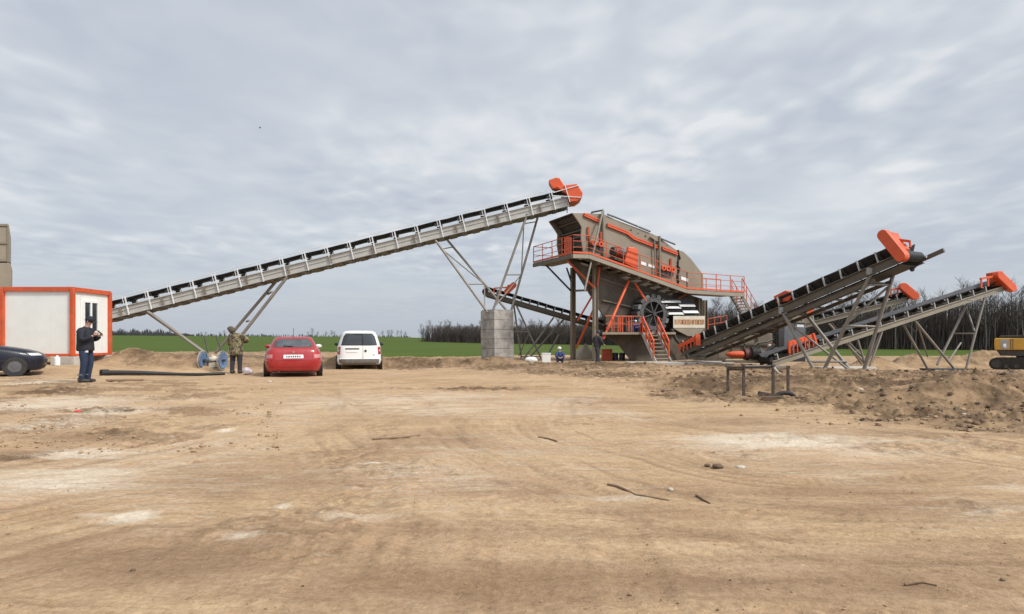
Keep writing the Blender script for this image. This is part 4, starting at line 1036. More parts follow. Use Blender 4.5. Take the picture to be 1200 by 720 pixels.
def person(label, loc, sc, J, look, skincol, jacket, trousers, shoes_m, capm, cap, bulk=1.0, hunch=0, hip=None, knees=None, ankles=None, arms=None, head=None, faces=0, rz=0, hem=0.0):
    root = thing('person', label, 'person', loc, rz, world=False); root.scale = (sc, sc * .9, sc)
    hp_, ch_, nk, hd = J
    f = V((math.cos(faces), math.sin(faces), 0)); sd = V((-f.y, f.x, 0))
    t4 = lambda p, r: (p[0], p[1], p[2], r)
    body = [[t4(hp_, .115), t4(V(hp_).lerp(V(ch_), .5), .105), t4(ch_, .10), t4(nk, .058), t4(V(nk).lerp(V(hd), .55), .066), t4(hd, .088), t4(V(hd) + V((0, 0, .07)), .075)]]
    for a in arms: body.append([2] + [t4(V(a[0]) + V((0, 0, -.03)), .045), t4(a[1], .045), t4(a[2], .03)])
    for k_, a_ in zip(knees, ankles):
        hj = V(hp_) + V((k_[3] if len(k_) > 3 else 0, 0, 0))
        body.append([0, t4(V(hp_).lerp(V(k_[:3]), .25), .06), t4(k_[:3], .05), t4(a_, .035)])
    for a in arms: body += hand(a[2], V(a[3]), V(a[4]), 1.0)
    skinned('body', SKIN, root, body)
    jk = [[t4(V(hp_) + V((0, 0, -.05 - hem)), .165 * bulk), t4(V(hp_) + V((0, 0, -.03 - hem * .5)), .17 * bulk), t4(V(hp_).lerp(V(ch_), .45), .155 * bulk), t4(V(ch_) + V((0, 0, -.06)), .16 * bulk), t4(V(ch_).lerp(V(nk), .40), .118 * bulk), t4(V(ch_).lerp(V(nk), .72), .085), t4(V(ch_).lerp(V(nk), .95), .068)]]
    for a in arms: jk.append([t4(V(ch_).lerp(V(nk), .22), .10 * bulk), t4(V(a[0]), .088 * bulk), t4(a[1], .066 * bulk), t4(V(a[1]).lerp(V(a[2]), .93), .05 * bulk)])
    skinned('jacket', jacket, root, jk)
    tr = [[t4(V(hp_) + V((0, 0, .10)), .15 * bulk), t4(V(hp_) + V((0, 0, -.02)), .17 * bulk), t4(V(hp_) + V((0, 0, -.12)), .12 * bulk)]]
    for k_, a_ in zip(knees, ankles):
        K_ = V(k_[:3]); o_ = sd * (.085 if (K_ - V(hp_)).dot(sd) > 0 else -.085); h0 = V(hp_) + o_ + V((0, 0, .02))
        tr.append([t4(h0, .115), t4(h0.lerp(K_, .45), .112), t4(K_, .086), t4(K_.lerp(V(a_), .6), .072), t4(V(a_) + V((0, 0, -.04)), .074)])
    skinned('trousers', trousers, root, tr)
    b = MB()
    for a_ in ankles: shoe(b, (a_[0], a_[1], a_[2] - .08), faces)
    b.build('shoes', shoes_m, root, smooth=60)
    # face and cap
    H = V(hd); fw = V((math.cos(look[0]) * math.cos(look[1]), math.sin(look[0]) * math.cos(look[1]), math.sin(look[1]))); rt = fw.cross(V((0, 0, 1))).normalized(); upv = rt.cross(fw)
    b = MB(); b.ball(H + fw * .10 + upv * .01, (.018, .018, .022), 8, 6)
    for s_ in (-1, 1): b.ball(H + rt * .085 * s_ + upv * .01, (.018, .018, .032), 8, 6)
    b.build('face', SKIN, root, smooth=60)
    b = MB()
    for s_ in (-1, 1): b.ball(H + fw * .085 + rt * .032 * s_ + upv * .03, .011, 8, 6)
    b.box(H + fw * .086 - upv * .045, (.03, .03, .008)); b.build('eyes_and_mouth', DARK, root, smooth=60)
    b = MB()
    if cap != 'none':
        top = H + upv * .045 - fw * .01
        b.ball(top, (.108, .108, .098), 16, 10)
        if cap == 'cap': b.prism([top + fw * .08 + rt * .07, top + fw * .17 + rt * .05, top + fw * .17 - rt * .05, top + fw * .08 - rt * .07], -upv * .012)
        if cap == 'helmet': b.tube(top - upv * .01, top + upv * .005, .125, n=20)
        if cap == 'hood': b.ball(H - fw * .04 - upv * .05, (.115, .115, .11), 14, 9)
        b.build('hat', capm, root, smooth=60)
    return root
JACK = mat('black_jacket', (.013, .014, .022), .8, var=.3, scale=8); JEAN = mat('navy_work_trousers', (.018, .030, .065), .85, var=.3, scale=9)
CAMO = bpy.data.materials.new('camouflage_cloth'); CAMO.use_nodes = True; MATS['camouflage_cloth'] = CAMO
nt = CAMO.node_tree; n1 = nt.nodes.new('ShaderNodeTexNoise'); n1.inputs['Scale'].default_value = 9; n1.inputs['Detail'].default_value = 2
tc = nt.nodes.new('ShaderNodeTexCoord'); nt.links.new(tc.outputs['Object'], n1.inputs['Vector']); cr = nt.nodes.new('ShaderNodeValToRGB'); cr.color_ramp.interpolation = 'CONSTANT'
e = cr.color_ramp.elements; e[0].color = (.06, .05, .025, 1); e[1].position = .46; e[1].color = (.17, .14, .075, 1)
q = e.new(.54); q.color = (.25, .21, .12, 1); q = e.new(.62); q.color = (.09, .08, .04, 1)
nt.links.new(n1.outputs['Fac'], cr.inputs['Fac']); nt.links.new(cr.outputs['Color'], nt.nodes['Principled BSDF'].inputs['Base Color']); nt.nodes['Principled BSDF'].inputs['Roughness'].default_value = .9
GTR = mat('grey_trousers', (.035, .035, .042), .9, var=.3, scale=8); KNIT = mat('brown_knit', (.09, .07, .05), .95, var=.4, scale=20)
WORKB = mat('dark_work_jacket', (.035, .034, .036), .85, var=.3, scale=8)
# man in black looking at his phone
p = at(101, 449, 17); p.z = max(p.z, hz(p.x, p.y)) + .0
root = person('man in black jacket and cap looking at his phone by the white cabin', p, 1.0, ((-.02, 0, .95), (-.03, 0, 1.36), (.03, 0, 1.53), (.085, 0, 1.655)), (0.05, -.35), SKIN, JACK, JEAN,
       mat('dark_shoes', (.05, .045, .04), .7), JACK, 'cap', 1.3, faces=0, hem=.07,
       knees=[(.04, .10, .52), (.01, -.10, .52)], ankles=[(-.03, .10, .09), (-.07, -.09, .09)],
       arms=[((-.02, .19, 1.40), (.06, .24, 1.14), (.27, .13, 1.27), (.6, -.35, .45), (.2, .6, .3)), ((-.03, -.19, 1.40), (.05, -.25, 1.13), (.27, -.14, 1.27), (.6, .3, .5), (.2, -.6, .3))])
root.scale = (1.1, 1.0, 1.02)
b = MB()
for x, z in ((-.185, 1.28), (-.195, 1.38)): b.box((x + .02, -.09, z), (.02, .12, .018))
b.build('back_print', GALV, root)
b = MB()
for a_ in ((-.03, .10, .20), (-.065, -.095, .20)): b.tube((a_[0], a_[1], a_[2]), (a_[0], a_[1], a_[2] + .03), .082, n=12)
b.build('reflective_band', GREYP, root)
b = MB(); b.box((.10, -.14, .84), (.06, .03, .05)); b.build('hip_tag', WHITEP, root)
ph = MB(); ph.box(p + V((.385, -.02, 1.385)), (.012, .075, .15), Matrix.Rotation(R(-50), 3, 'Y')); o = ph.build('phone', BLACK, None, bevel=.004)
tag(o, 'small phone held up in the hands of the man in black', 'phone')
# man in camouflage jacket, back to us
p = at(276, 437, 24.2); p.z = hz(p.x, p.y)
person('man in camouflage jacket and knit cap bending over the blue disc cart', p, 1.0, ((.02, 0, .93), (.0, .02, 1.34), (-.10, .05, 1.50), (-.17, .07, 1.60)), (2.5, -.6), SKIN, CAMO, GTR,
       mat('dark_shoes', (.05, .045, .04), .7), KNIT, 'hood', 1.35, faces=math.pi / 2, hem=.24,
       knees=[(.13, .02, .5), (-.10, .02, .5)], ankles=[(.135, 0, .09), (-.11, 0, .09)],
       arms=[((-.16, .08, 1.38), (-.26, .16, 1.12), (-.24, .34, .98), (-.1, .8, -.3), (0, .3, 1)), ((.17, .0, 1.38), (.36, .08, 1.22), (.16, .3, 1.14), (-.7, .5, -.1), (0, .3, 1))]).scale = (1.23, 1.07, 1.07)
# man standing by the column
p = at(700, 423, 31.2); p.z = hz(p.x, p.y)
person('man in dark work clothes standing at the front column under the screen', p, .97, ((0, 0, .95), (.0, .0, 1.36), (.02, 0, 1.54), (.04, 0, 1.66)), (-.9, -.2), SKIN, WORKB, GTR,
       mat('dark_shoes', (.05, .045, .04), .7), mat('navy_cap', (.03, .04, .09), .7), 'cap', 1.2, faces=-.6,
       knees=[(.05, .08, .5), (.02, -.10, .5)], ankles=[(.06, .10, .09), (-.03, -.08, .09)],
       arms=[((-.10, .17, 1.40), (-.16, .2, 1.14), (.05, .16, 1.02), (.8, -.3, .2), (0, .2, 1)), ((.12, -.17, 1.40), (.18, -.22, 1.14), (.28, -.08, 1.0), (.6, .5, .1), (0, .2, 1))]).scale = (1.08, .95, .93)
# worker squatting in blue with a white helmet
p = at(656, 431.5, 29.5); p.z = hz(p.x, p.y)
person('worker in blue overalls and white helmet squatting beside a white box', p, .8, ((.05, 0, .30), (-.02, -.04, .66), (-.02, -.06, .80), (-.03, -.08, .93)), (-1.6, -.3), SKIN, mat('blue_overalls', (.035, .05, .14), .85, var=.3, scale=8), mat('blue_overalls', (.03, .045, .13), .85),
       mat('dark_shoes', (.05, .045, .04), .7), mat('white_helmet', (.75, .75, .70), .4), 'helmet', 1.2, faces=-1.57,
       knees=[(.16, -.30, .46), (-.16, -.30, .46)], ankles=[(.14, -.08, .09), (-.14, -.08, .09)],
       arms=[((-.18, -.06, .68), (-.24, -.26, .48), (-.10, -.42, .44), (.5, -.6, -.3), (0, 0, 1)), ((.16, -.06, .68), (.24, -.26, .48), (.10, -.42, .44), (-.5, -.6, -.3), (0, 0, 1))])
# somebody in blue on the lower deck
p = ns(745, 389.5, -.8); 
person('worker in blue with a white helmet squatting on the lower deck', p, .62, ((.05, 0, .30), (-.02, -.04, .66), (-.02, -.06, .80), (-.03, -.08, .93)), (-1.6, -.3), SKIN, mat('blue_overalls', (.035, .05, .14), .85), mat('blue_overalls', (.03, .045, .13), .85),
       mat('dark_shoes', (.05, .045, .04), .7), mat('white_helmet', (.75, .75, .70), .4), 'helmet', 1.1, faces=-1.57,
       knees=[(.16, -.30, .46), (-.16, -.30, .46)], ankles=[(.14, -.08, .09), (-.14, -.08, .09)],
       arms=[((-.18, -.06, .68), (-.24, -.26, .48), (-.10, -.42, .44), (.5, -.6, -.3), (0, 0, 1)), ((.16, -.06, .68), (.24, -.26, .48), (.10, -.42, .44), (-.5, -.6, -.3), (0, 0, 1))])
# ------------------------------------------------------------------ site cabin
cx0, cx1, cy0, cy1 = at(3, 400, 24).x, at(85, 400, 24).x, 24.0, 26.2
zb, zt = CH - 19.5 * 24 / F, CH + 60 * 24 / F
root = thing('site_cabin', 'white panel site cabin with orange frame and narrow window', 'cabin', ((cx0 + cx1) / 2, 25, zb))
W_ = cx1 - cx0
b = MB(); b.box(((cx0 + cx1) / 2, (cy0 + cy1) / 2, (zb + zt) / 2), (W_ - .06, cy1 - cy0 - .06, zt - zb - .06)); b.build('wall', PANEL, root)
for x in (cx0, cx1):
    for y in (cy0, cy1):
        b = MB(); b.box((x, y, (zb + zt) / 2), (.15, .15, zt - zb)); b.build('corner_post', ORANGED, root, bevel=.015)
for z, h, nm in ((zt - .05, .14, 'top_rail'), (zb + .04, .10, 'bottom_rail')):
    for y in (cy0, cy1): part_bar(nm, root, ORANGED, (cx0 + .1, y, z), (cx1 - .1, y, z), .12, h)
    for x in (cx0, cx1): part_bar(nm, root, ORANGED, (x, cy0 + .1, z), (x, cy1 - .1, z), .12, h)
b = MB(); b.box(((cx0 + cx1) / 2, (cy0 + cy1) / 2, zt + .025), (W_ + .1, cy1 - cy0 + .1, .05)); b.build('roof', ORANGED, root)
b = MB()
for f_ in (.36, .68): b.box((cx0 + W_ * f_, cy0 + .0295, (zb + zt) / 2), (.004, .004, zt - zb - .3))
for f_ in (.22, .8): b.box((cx1 - .027, cy0 + 2.2 * f_, (zb + zt) / 2), (.01, .012, zt - zb - .3))
b.build('panel_joint', mat('panel_joint', (.62, .62, .58), .6), root)
wz0, wz1 = zb + .95, zb + 2.18; wy0, wy1 = cy0 + .62, cy0 + 1.46; wx = cx1 - .03
b = MB(); t_ = .09
b.box((wx + .02, (wy0 + wy1) / 2, wz1), (.09, wy1 - wy0 + t_, t_)); b.box((wx + .02, (wy0 + wy1) / 2, wz0), (.12, wy1 - wy0 + t_ + .06, t_))
for y in (wy0, (wy0 + wy1) / 2, wy1): b.box((wx + .021, y, (wz0 + wz1) / 2), (.08, t_, wz1 - wz0 - t_))
wf = b.build('window', WHITEP, root)
for y0, y1 in ((wy0, (wy0 + wy1) / 2), ((wy0 + wy1) / 2, wy1)):
    b = MB(); b.box((wx + .012, (y0 + y1) / 2, (wz0 + wz1) / 2), (.02, y1 - y0 - t_, wz1 - wz0 - t_)); b.build('pane', GLASS, wf)
for k, (x, y) in enumerate(((cx1 - .3, cy0 + .1), (cx0 + .4, cy0 + .1), (cx1 - .3, cy1 - .1))):
    g = hz(x, y) - .1; b = MB(); b.box((x, y, (g + zb) / 2 - .005), (.95, .45, zb - g - .02)); o = b.build('concrete_block', CONCL, None, bevel=.02)
    tag(o, ['pale concrete block under the front right corner of the cabin', 'pale concrete block under the front left corner of the cabin', 'pale concrete block under the far right corner of the cabin'][k], 'block', 'blocks under the cabin')
p = at(67, 417, 23.5); p.z = hz(p.x, p.y); b = MB(); b.tube(p, p + V((0, 0, .26)), .10, n=14); b.ball(p + V((0, 0, .26)), (.10, .10, .07), 14, 8); b.tube(p + V((0, 0, .3)), p + V((0, 0, .38)), .04, n=10)
tag(b.build('gas_bottle', WHITEP, None, smooth=50), 'small white gas bottle standing at the foot of the cabin', 'gas bottle')

# ------------------------------------------------------------------ blue disc cart, pipes, bag
cp = at(251, 435, 25.4); gz = hz(cp.x, cp.y)
root = thing('hand_cart', 'two wheeled cart with big blue disc wheels and thin upright handles', 'cart', (cp.x, cp.y, gz))
ax = V((.995, -.08, 0)).normalized()
for sx, px in ((-1, 238), (1, 260.5)):
    c = at(px, 422.5, 25.4); r = .37
    fw = V((ax.y, -ax.x, 0))
    A = []
    for rr, o in ((.02, .05), (.18, .045), (.30, .0), (.335, -.0)): A.append([c + ax * (.05 - o) + (fw * math.cos(2 * math.pi * k / 28) + Z * math.sin(2 * math.pi * k / 28)) * rr for k in range(28)])
    A2 = [[p - ax * .03 for p in A[3]], [p - ax * .03 for p in A[0]]]
    b = MB(); b.loft(A + A2); d = b.build('disc_wheel', BLUE, root, smooth=35)
    b = MB(); Q = []
    for rr, o in ((.375, .015), (.40, .015), (.40, -.02), (.375, -.02), (.375, .015)): Q.append([c + ax * o + (fw * math.cos(2 * math.pi * k / 28) + Z * math.sin(2 * math.pi * k / 28)) * rr for k in range(28)])
    b.loft(Q, cap=False); b.build('rim', GALV, d, smooth=35)
    b = MB(); b.tube(c - ax * .06, c + ax * .12, .055, n=12); b.build('hub', DARK, d, smooth=40)
part_bar('axle', root, DARK, at(238, 424, 25.4), at(260, 424, 25.5), .05)
b = MB(); q = at(250, 421, 25.6); b.ball(q, (.2, .18, .15), 12, 8); b.box(q + V((0, 0, -.22)), (.26, .3, .26)); b.tube(q + V((0, -.1, .08)), q + V((0, -.1, .2)), .05); b.build('engine', CREAM, root, bevel=.02)
for (a, c_) in (((239, 393.5), (244, 414)), ((253, 393.5), (260, 414))):
    b = MB(); b.path([at(*a, 25.7), at((a[0] + c_[0]) / 2 + .3, (a[1] + c_[1]) / 2, 25.6), at(*c_, 25.5)], .03, 6); b.build('handle', DARK, root)
p0, p1 = at(119, 438.5, 20.5), at(268, 436, 23.4)
b = MB(); pts = []
for i in range(12):
    t = i / 11; q = p0.lerp(p1, t); q.y += .35 * math.sin(t * 5); q.z = hz(q.x, q.y) + .05 + .05 * (1 - t) ; pts.append(q)
b.path(pts, [.085 - .03 * min(1, i / 6) for i in range(12)], 12); b.tube(pts[0] - (pts[1] - pts[0]).normalized() * .02, pts[0] + (pts[1] - pts[0]).normalized() * .2, .115, n=14)
tag(b.build('hose', BLACK, None, smooth=50), 'thick black hose lying on the ground left of the cart', 'hose')
p0, p1 = at(125, 445, 17.6), at(168, 445.2, 18.2); b = MB(); p0.z = hz(p0.x, p0.y) + .03; p1.z = hz(p1.x, p1.y) + .03
b.bar(p0, p1, .16, .05); tag(b.build('timber_board', WOODB, None, bevel=.006), 'brown timber board on the ground in front of the black hose', 'board')
p = at(289, 431, 22.9); p.z = hz(p.x, p.y)
b = MB(); b.ball(p + V((0, 0, .14)), (.15, .13, .14), 14, 9, .14); b.ball(p + V((.12, .02, .12)), (.10, .09, .10), 12, 8, .14); o = b.build('plastic_bag', mat('pink_white_plastic', (.50, .46, .49), .5, var=.25, scale=12), None, smooth=60)
tag(o, 'pinkish white bag on the ground behind the man in camouflage', 'bag')
p = at(91, 485, 10.1); p.z = hz(p.x, p.y, True); b = MB(); b.ball(p + V((0, 0, .012)), (.05, .04, .018), 10, 7, .3); tag(b.build('plastic_scrap', mat('red_plastic', (.6, .06, .07), .5), None), 'small scrap of red plastic on the ground at left', 'scrap')

# ------------------------------------------------------------------ under and beside the plant
p = at(711, 419, 35); b = MB(); b.box((p.x, 35, .3), (.55, .5, .62)); b.box((p.x, 35, .63), (.6, .55, .05)); tag(b.build('fuel_tank', ORANGED, None, bevel=.03), 'square orange tank on the ground under the lower deck', 'tank')
for k, px in enumerate((721, 729)):
    p = at(px, 418.5, 35); b = MB(); b.tube((p.x, 35, 0), (p.x, 35, .42), .17, n=16); b.tube((p.x, 35, .12), (p.x, 35, .15), .18, n=16); b.tube((p.x, 35, .30), (p.x, 35, .33), .18, n=16); b.tube((p.x, 35, .42), (p.x, 35, .44), .15, n=16)
    tag(b.build('drum', mat('navy_drum', (.03, .04, .075), .5, dust=.25), None, smooth=40), ['dark blue drum next to the square orange tank', 'dark blue drum on the right, beside another drum under the deck'][k], 'drum', 'dark blue drums under the deck')
def heap(name, c, rx, ry, h, m, label, cat, seed=1):
    b = MB(); rn = random.Random(seed); ph = [rn.uniform(0, 6) for _ in range(4)]; c = V(c); L = []
    for j in range(9):
        t = j / 8; rr = 1 - t * .97; L.append([c + V((rx * rr * math.cos(a) * (1 + .12 * math.sin(3 * a + ph[0]) + .06 * math.sin(7 * a + ph[1])), ry * rr * math.sin(a) * (1 + .12 * math.sin(2 * a + ph[2])), h * (t ** .9) * (1 + .05 * math.sin(5 * a + ph[3])) - .12 * (j == 0))) for a in [2 * math.pi * k / 30 for k in range(30)]])
    b.loft(L); return tag(b.build(name, m, None, smooth=60), label, cat)
p = at(686, 417, 38); heap('sand_heap', (p.x, 38, hz(p.x, 38) - .05), .95, .9, .95, SAND, 'pale sand heap behind the front column of the screen', 'heap', 2)
p = at(640, 424, 31); b = MB(); g = hz(p.x, 31); b.box((p.x, 31, g + .24), (.42, .4, .5)); b.box((p.x, 31, g + .5), (.46, .44, .04)); tag(b.build('white_box', WHITEP, None, bevel=.015), 'white box on the ground right of the concrete pier', 'box')
p = at(623, 425, 31); b = MB(); g = hz(p.x, 31); b.ball((p.x, 31, g + .14), (.32, .22, .16), 12, 8, .14); tag(b.build('plaster_sack', WHITEP, None, smooth=60), 'white lumpy sack lying left of the white box', 'sack')
# slabs
for (x0, x1, y, d, nm, lb) in ((735, 800, 430, 1.5, 'concrete_slab', 'pale concrete slab under the orange front stair'), (803, 858, 429.5, 2.2, 'concrete_slab', 'pale concrete slab under the foot of the nearest conveyor')):
    a, c_ = at(x0, y, 30), at(x1, y, 30); b = MB(); b.prism([(a.x, 29.6, -.1), (c_.x, 29.6, -.1), (c_.x + .1, 29.6 + d, -.1), (a.x + .1, 29.6 + d, -.1)], (0, 0, .19)); tag(b.build(nm, CONCL, None, bevel=.02), lb, 'slab')
a, c_ = at(962, 431, 27), at(1018, 431, 27.5); b = MB(); b.bar((a.x, 27, -.12), (c_.x, 27.5, -.12), .9, .22); tag(b.build('concrete_beam', CONCL, None, bevel=.02), 'pale concrete beam on the ground between the conveyor legs', 'beam')
a, c_ = at(1000, 432.5, 28.5), at(1022, 432.5, 28.7); b = MB(); b.bar((a.x, 28.5, -.22), (c_.x, 28.7, -.24), .8, .1); tag(b.build('steel_plate', DARK, None), 'dark steel plate lying just right of the concrete beam', 'plate')
# pump and pipes right of the tank
p = at(862, 415.5, 30.5); root = thing('pump_set', 'pump with orange bulged cover and dark motor behind the front conveyor', 'pump', (p.x, p.y, -.02))
L = []; c = at(851, 417.5, 30.5); ex = V((1, 0, 0))
for t, r in ((0, .09), (.06, .15), (.2, .22), (.4, .26), (.72, .28), (.8, .28)): L.append([c + ex * t + V((0, math.cos(2 * math.pi * k / 20) * r, math.sin(2 * math.pi * k / 20) * r * .62 + .08)) for k in range(20)])
b = MB(); b.loft(L); b.build('cover', ORANGE, root, smooth=40)
b = MB(); b.tube(at(872, 415.5, 30.5), at(880, 415.5, 30.5), .28, n=18); b.build('flange', mat('maroon', (.10, .03, .03), .6), root, smooth=40)
b = MB(); b.tube(at(880, 414.5, 30.4), at(890, 414.5, 30.4), .33, n=20); b.tube(at(890, 415, 30.4), at(896, 415, 30.4), .2, n=16); m_ = b.build('motor', DARK, root, smooth=40)
b = MB()
for k in range(6): x = 881 + 1.5 * k; b.tube(at(x, 414.5, 30.4), at(x + .5, 414.5, 30.4), .36, n=20)
b.build('fin', DARK, m_)
b = MB(); b.bar(at(848, 424, 30.4), at(908, 424, 30.4), .5, .12); b.bar(at(876, 422, 30.4), at(894, 422, 30.4), .4, .12); b.build('base_frame', BEAMD, root)
for k, (pts, r) in enumerate((([(893, 417), (899, 415), (903, 408), (908, 404)], .09), ([(884, 405), (888, 402), (898, 401), (906, 398)], .05))):
    b = MB(); b.path([at(x, y, 30.6 + .3 * k) for x, y in pts], r, 10); b.build('pipe', DARK if k == 0 else BEAMD, root, smooth=50)
b = MB(); p0 = at(903, 403, 31.5); b.bar(p0, at(911, 414, 31.2), .12, .12); b.build('lever', ORANGED, root)
b = MB(); b.ball(at(902, 406, 31.4), .12); b.tube(at(902, 406, 31.3), at(902, 412, 31.3), .05); b.build('valve', CREAM, root, smooth=50)
b = MB(); b.prism([at(896, 414, 30.9), at(914, 407, 30.9), at(922, 412, 30.9), at(905, 424, 30.9), at(893, 422, 30.9)], (0, .8, 0)); b.build('sump', DARK, root, bevel=.03)
# settling tank behind, control cabinet
a, c_ = at(838, 400, 33.5), at(905, 400, 33.5); b = MB(); b.prism([at(842, 391, 33.5), at(905, 391, 33.5), at(905, 421, 33.5), at(842, 421, 33.5)], (.6, 1.8, 0)); o = b.build('water_tank', TAND, None, bevel=.03)
tag(o, 'khaki steel tank half hidden behind the nearest conveyor', 'tank')
b = MB()
for y in (404, 420): b.bar(at(842, y, 33.44), at(905, y, 33.44), .06, .09)
for x in (858, 872, 888): b.bar(at(x, 392, 33.45), at(x, 420.5, 33.45), .06, .08)
b.build('rib', BEAMD, o)
root = thing('control_cabinet', 'grey control cabinet with white label between the right conveyors', 'cabinet', (at(931, 0, 31).x, 31.2, -.1))
b = MB(); b.prism([at(919, 377, 31), at(944, 379, 31), at(944, 424, 31), at(919, 424, 31)], (.15, 1.0, 0)); b.build('cabinet_body', GREYP, root, bevel=.02)
b = MB(); b.prism([at(918, 375, 30.95), at(945, 377, 30.95), at(945, 379, 30.95), at(918, 377, 30.95)], (.15, 1.1, 0)); b.build('rain_cover', TAN, root)
b = MB(); b.prism([at(934, 380.5, 30.985), at(942, 380.8, 30.985), at(942, 383.8, 30.985), at(934, 383.5, 30.985)], (0, .012, 0)); b.build('label_plate', WHITEP, root)
b = MB(); b.bar(at(931.5, 379, 30.99), at(931.5, 422, 30.99), .015, .03); b.build('door_gap', BLACK, root)

# ------------------------------------------------------------------ steel stand in the mud at the right
SY = 14.2
root = thing('steel_stand', 'rusty low steel stand of four thin posts and top rails in the mud', 'stand', (at(888, 0, SY).x, SY, hz(at(888, 0, SY).x, SY)))
RUST = mat('rusty_steel', (.055, .042, .035), .8, var=.35, scale=9, dust=.35)
for x, y0, y1, d in ((853, 430, 464, SY + .3), (871.5, 428, 463, SY), (906, 428.5, 472, SY - .6), (923.5, 430, 469, SY - .3)):
    part_bar('post', root, RUST, at(x, y0, d), at(x, y1 + 3, d), .05, .05)
    b = MB(); b.box(at(x, y0 - .2, d), (.075, .07, .04)); b.build('post_cap', RUST, root)
part_bar('top_rail', root, RUST, at(853, 431.2, SY + .29), at(906, 430.4, SY - .59), .04, .05)
part_bar('top_rail', root, mat('pale_pipe', (.38, .35, .31), .5, dust=.3), at(871, 429, SY), at(924, 430, SY - .3), .04, .04)
part_bar('top_rail', root, RUST, at(853, 433.5, SY + .3), at(871.5, 433.5, SY), .035, .04)
b = MB(); b.path([at(907, 431, SY - .6), at(909, 434, SY - .62), at(912, 437, SY - .62), at(916, 439, SY - .6)], [.03, .03, .025, .01], 8); b.build('hanging_strap', CONCL, root)
for (a, c_, w, h) in (((889, 463), (947, 474), 13.0, 13.0), ((893, 466), (944, 477), 12.6, 12.4), ((926, 470), (949, 473.5), 12.9, 12.6)):
    p0, p1 = at(*a, w), at(*c_, h); p0.z = hz(p0.x, p0.y, True) + .06; p1.z = hz(p1.x, p1.y, True) + .05
    part_bar('skid', root, WOODB if a[0] == 893 else RUST, p0, p1, .09, .08)
p = at(920, 466, 13.2); g = hz(p.x, p.y, True); b = MB(); A = []
for k in range(17):
    a = math.pi * k / 16; A.append((p.x - math.cos(a) * .24, p.y, g + math.sin(a) * .17 + .03))
b.path(A, .045, 8); tag(b.build('tyre_half', TYRE, None, smooth=50), 'cut black tyre half standing in the mud by the steel stand', 'tyre')

# ------------------------------------------------------------------ excavator at the right edge
ep = at(1187, 433.5, 38); eg = ep.z
root = thing('excavator', 'yellow tracked excavator half cut by the right edge of the picture', 'excavator', (ep.x + 1.2, 38, eg))
XN = V((.625, .78, 0)).normalized(); XU = V((.78, -.625, 0))
def xa(px, py, w=0): return on(at(1187, 420, 38), XN, px, py, w)
for w in (-.1, 1.5):
    pts = []; c0, c1 = xa(1167.5, 426.5, w), xa(1240, 426.5, w); r = .37
    for k in range(9): a = math.pi / 2 + math.pi * k / 8; pts.append(c0 + XU * math.cos(a) * r + Z * math.sin(a) * r)
    for k in range(9): a = -math.pi / 2 + math.pi * k / 8; pts.append(c1 + XU * math.cos(a) * r + Z * math.sin(a) * r)
    b = MB(); b.prism(pts, XN * .55); t_ = b.build('track', TYRE, root, bevel=.03)
    b = MB()
    for i in range(30):
        q = c0.lerp(c1, i / 29)
        for dz in (r + .012, -r - .012): b.bar(q + Z * dz - XN * .01, q + Z * dz + XN * .56, .08, .03)
    b.build('grouser', DARK, t_)
    for i in range(7):
        q = c0.lerp(c1, i / 6) - Z * (0 if i in (0, 6) else .16); b = MB(); b.tube(q - XN * .03, q + XN * .02, .26 if i in (0, 6) else .13, n=16); b.build('track_roller', DARK, t_, smooth=40)
b = MB(); b.bar(xa(1176, 425, 1), xa(1232, 425, 1), 1.4, .4); b.tube(xa(1204, 421, 1), xa(1204, 414, 1), .55, n=20); b.build('undercarriage', DARK, root)
b = MB(); b.prism([xa(1165.5, 396.5, -.1), xa(1236, 396.5, -.1), xa(1236, 410.5, -.1), xa(1166, 410.5, -.1), xa(1165, 404, -.1)], XN * 2.2); b.build('counterweight', YELLOW, root, bevel=.06)
b = MB(); b.prism([xa(1172, 398.5, -.115), xa(1182, 398, -.115), xa(1182, 409.5, -.115), xa(1173, 409.5, -.115)], XN * .03); b.build('side_grille', GALV, root, bevel=.01)
b = MB(); b.ball(xa(1178, 405.5, -.13), (.14, .03, .14), 12, 8); b.build('side_lamp', WHITEP, root, smooth=50)
b = MB()
for x in (1184.5, 1187, 1214): b.bar(xa(x, 397, -.105), xa(x, 410, -.105), .02, .03)
b.build('panel_gap', DARK, root)
b = MB(); b.prism([xa(1168, 411, 0), xa(1236, 411, 0), xa(1234, 418.5, 0), xa(1172, 417, 0)], XN * 2.0); b.build('turntable', DARK, root)
b = MB(); b.prism([xa(1170, 396, .1), xa(1172, 393.4, .1), xa(1234, 392.5, .1), xa(1236, 396, .1)], XN * 1.9); b.build('engine_hood', DARK, root, bevel=.04)
b = MB(); b.prism([xa(1216, 396, -.05), xa(1218, 370, -.05), xa(1236, 370, -.05), xa(1240, 396, -.05)], XN * 1.0); b.build('cab', GLASS, root, bevel=.05)
b = MB(); b.path([xa(1232, 398, 1.3), xa(1262, 352, 1.3), xa(1290, 362, 1.3)], [.24, .28, .18], 8); b.path([xa(1290, 362, 1.3), xa(1286, 412, 1.3)], [.18, .14], 8); b.build('boom', YELLOW, root)

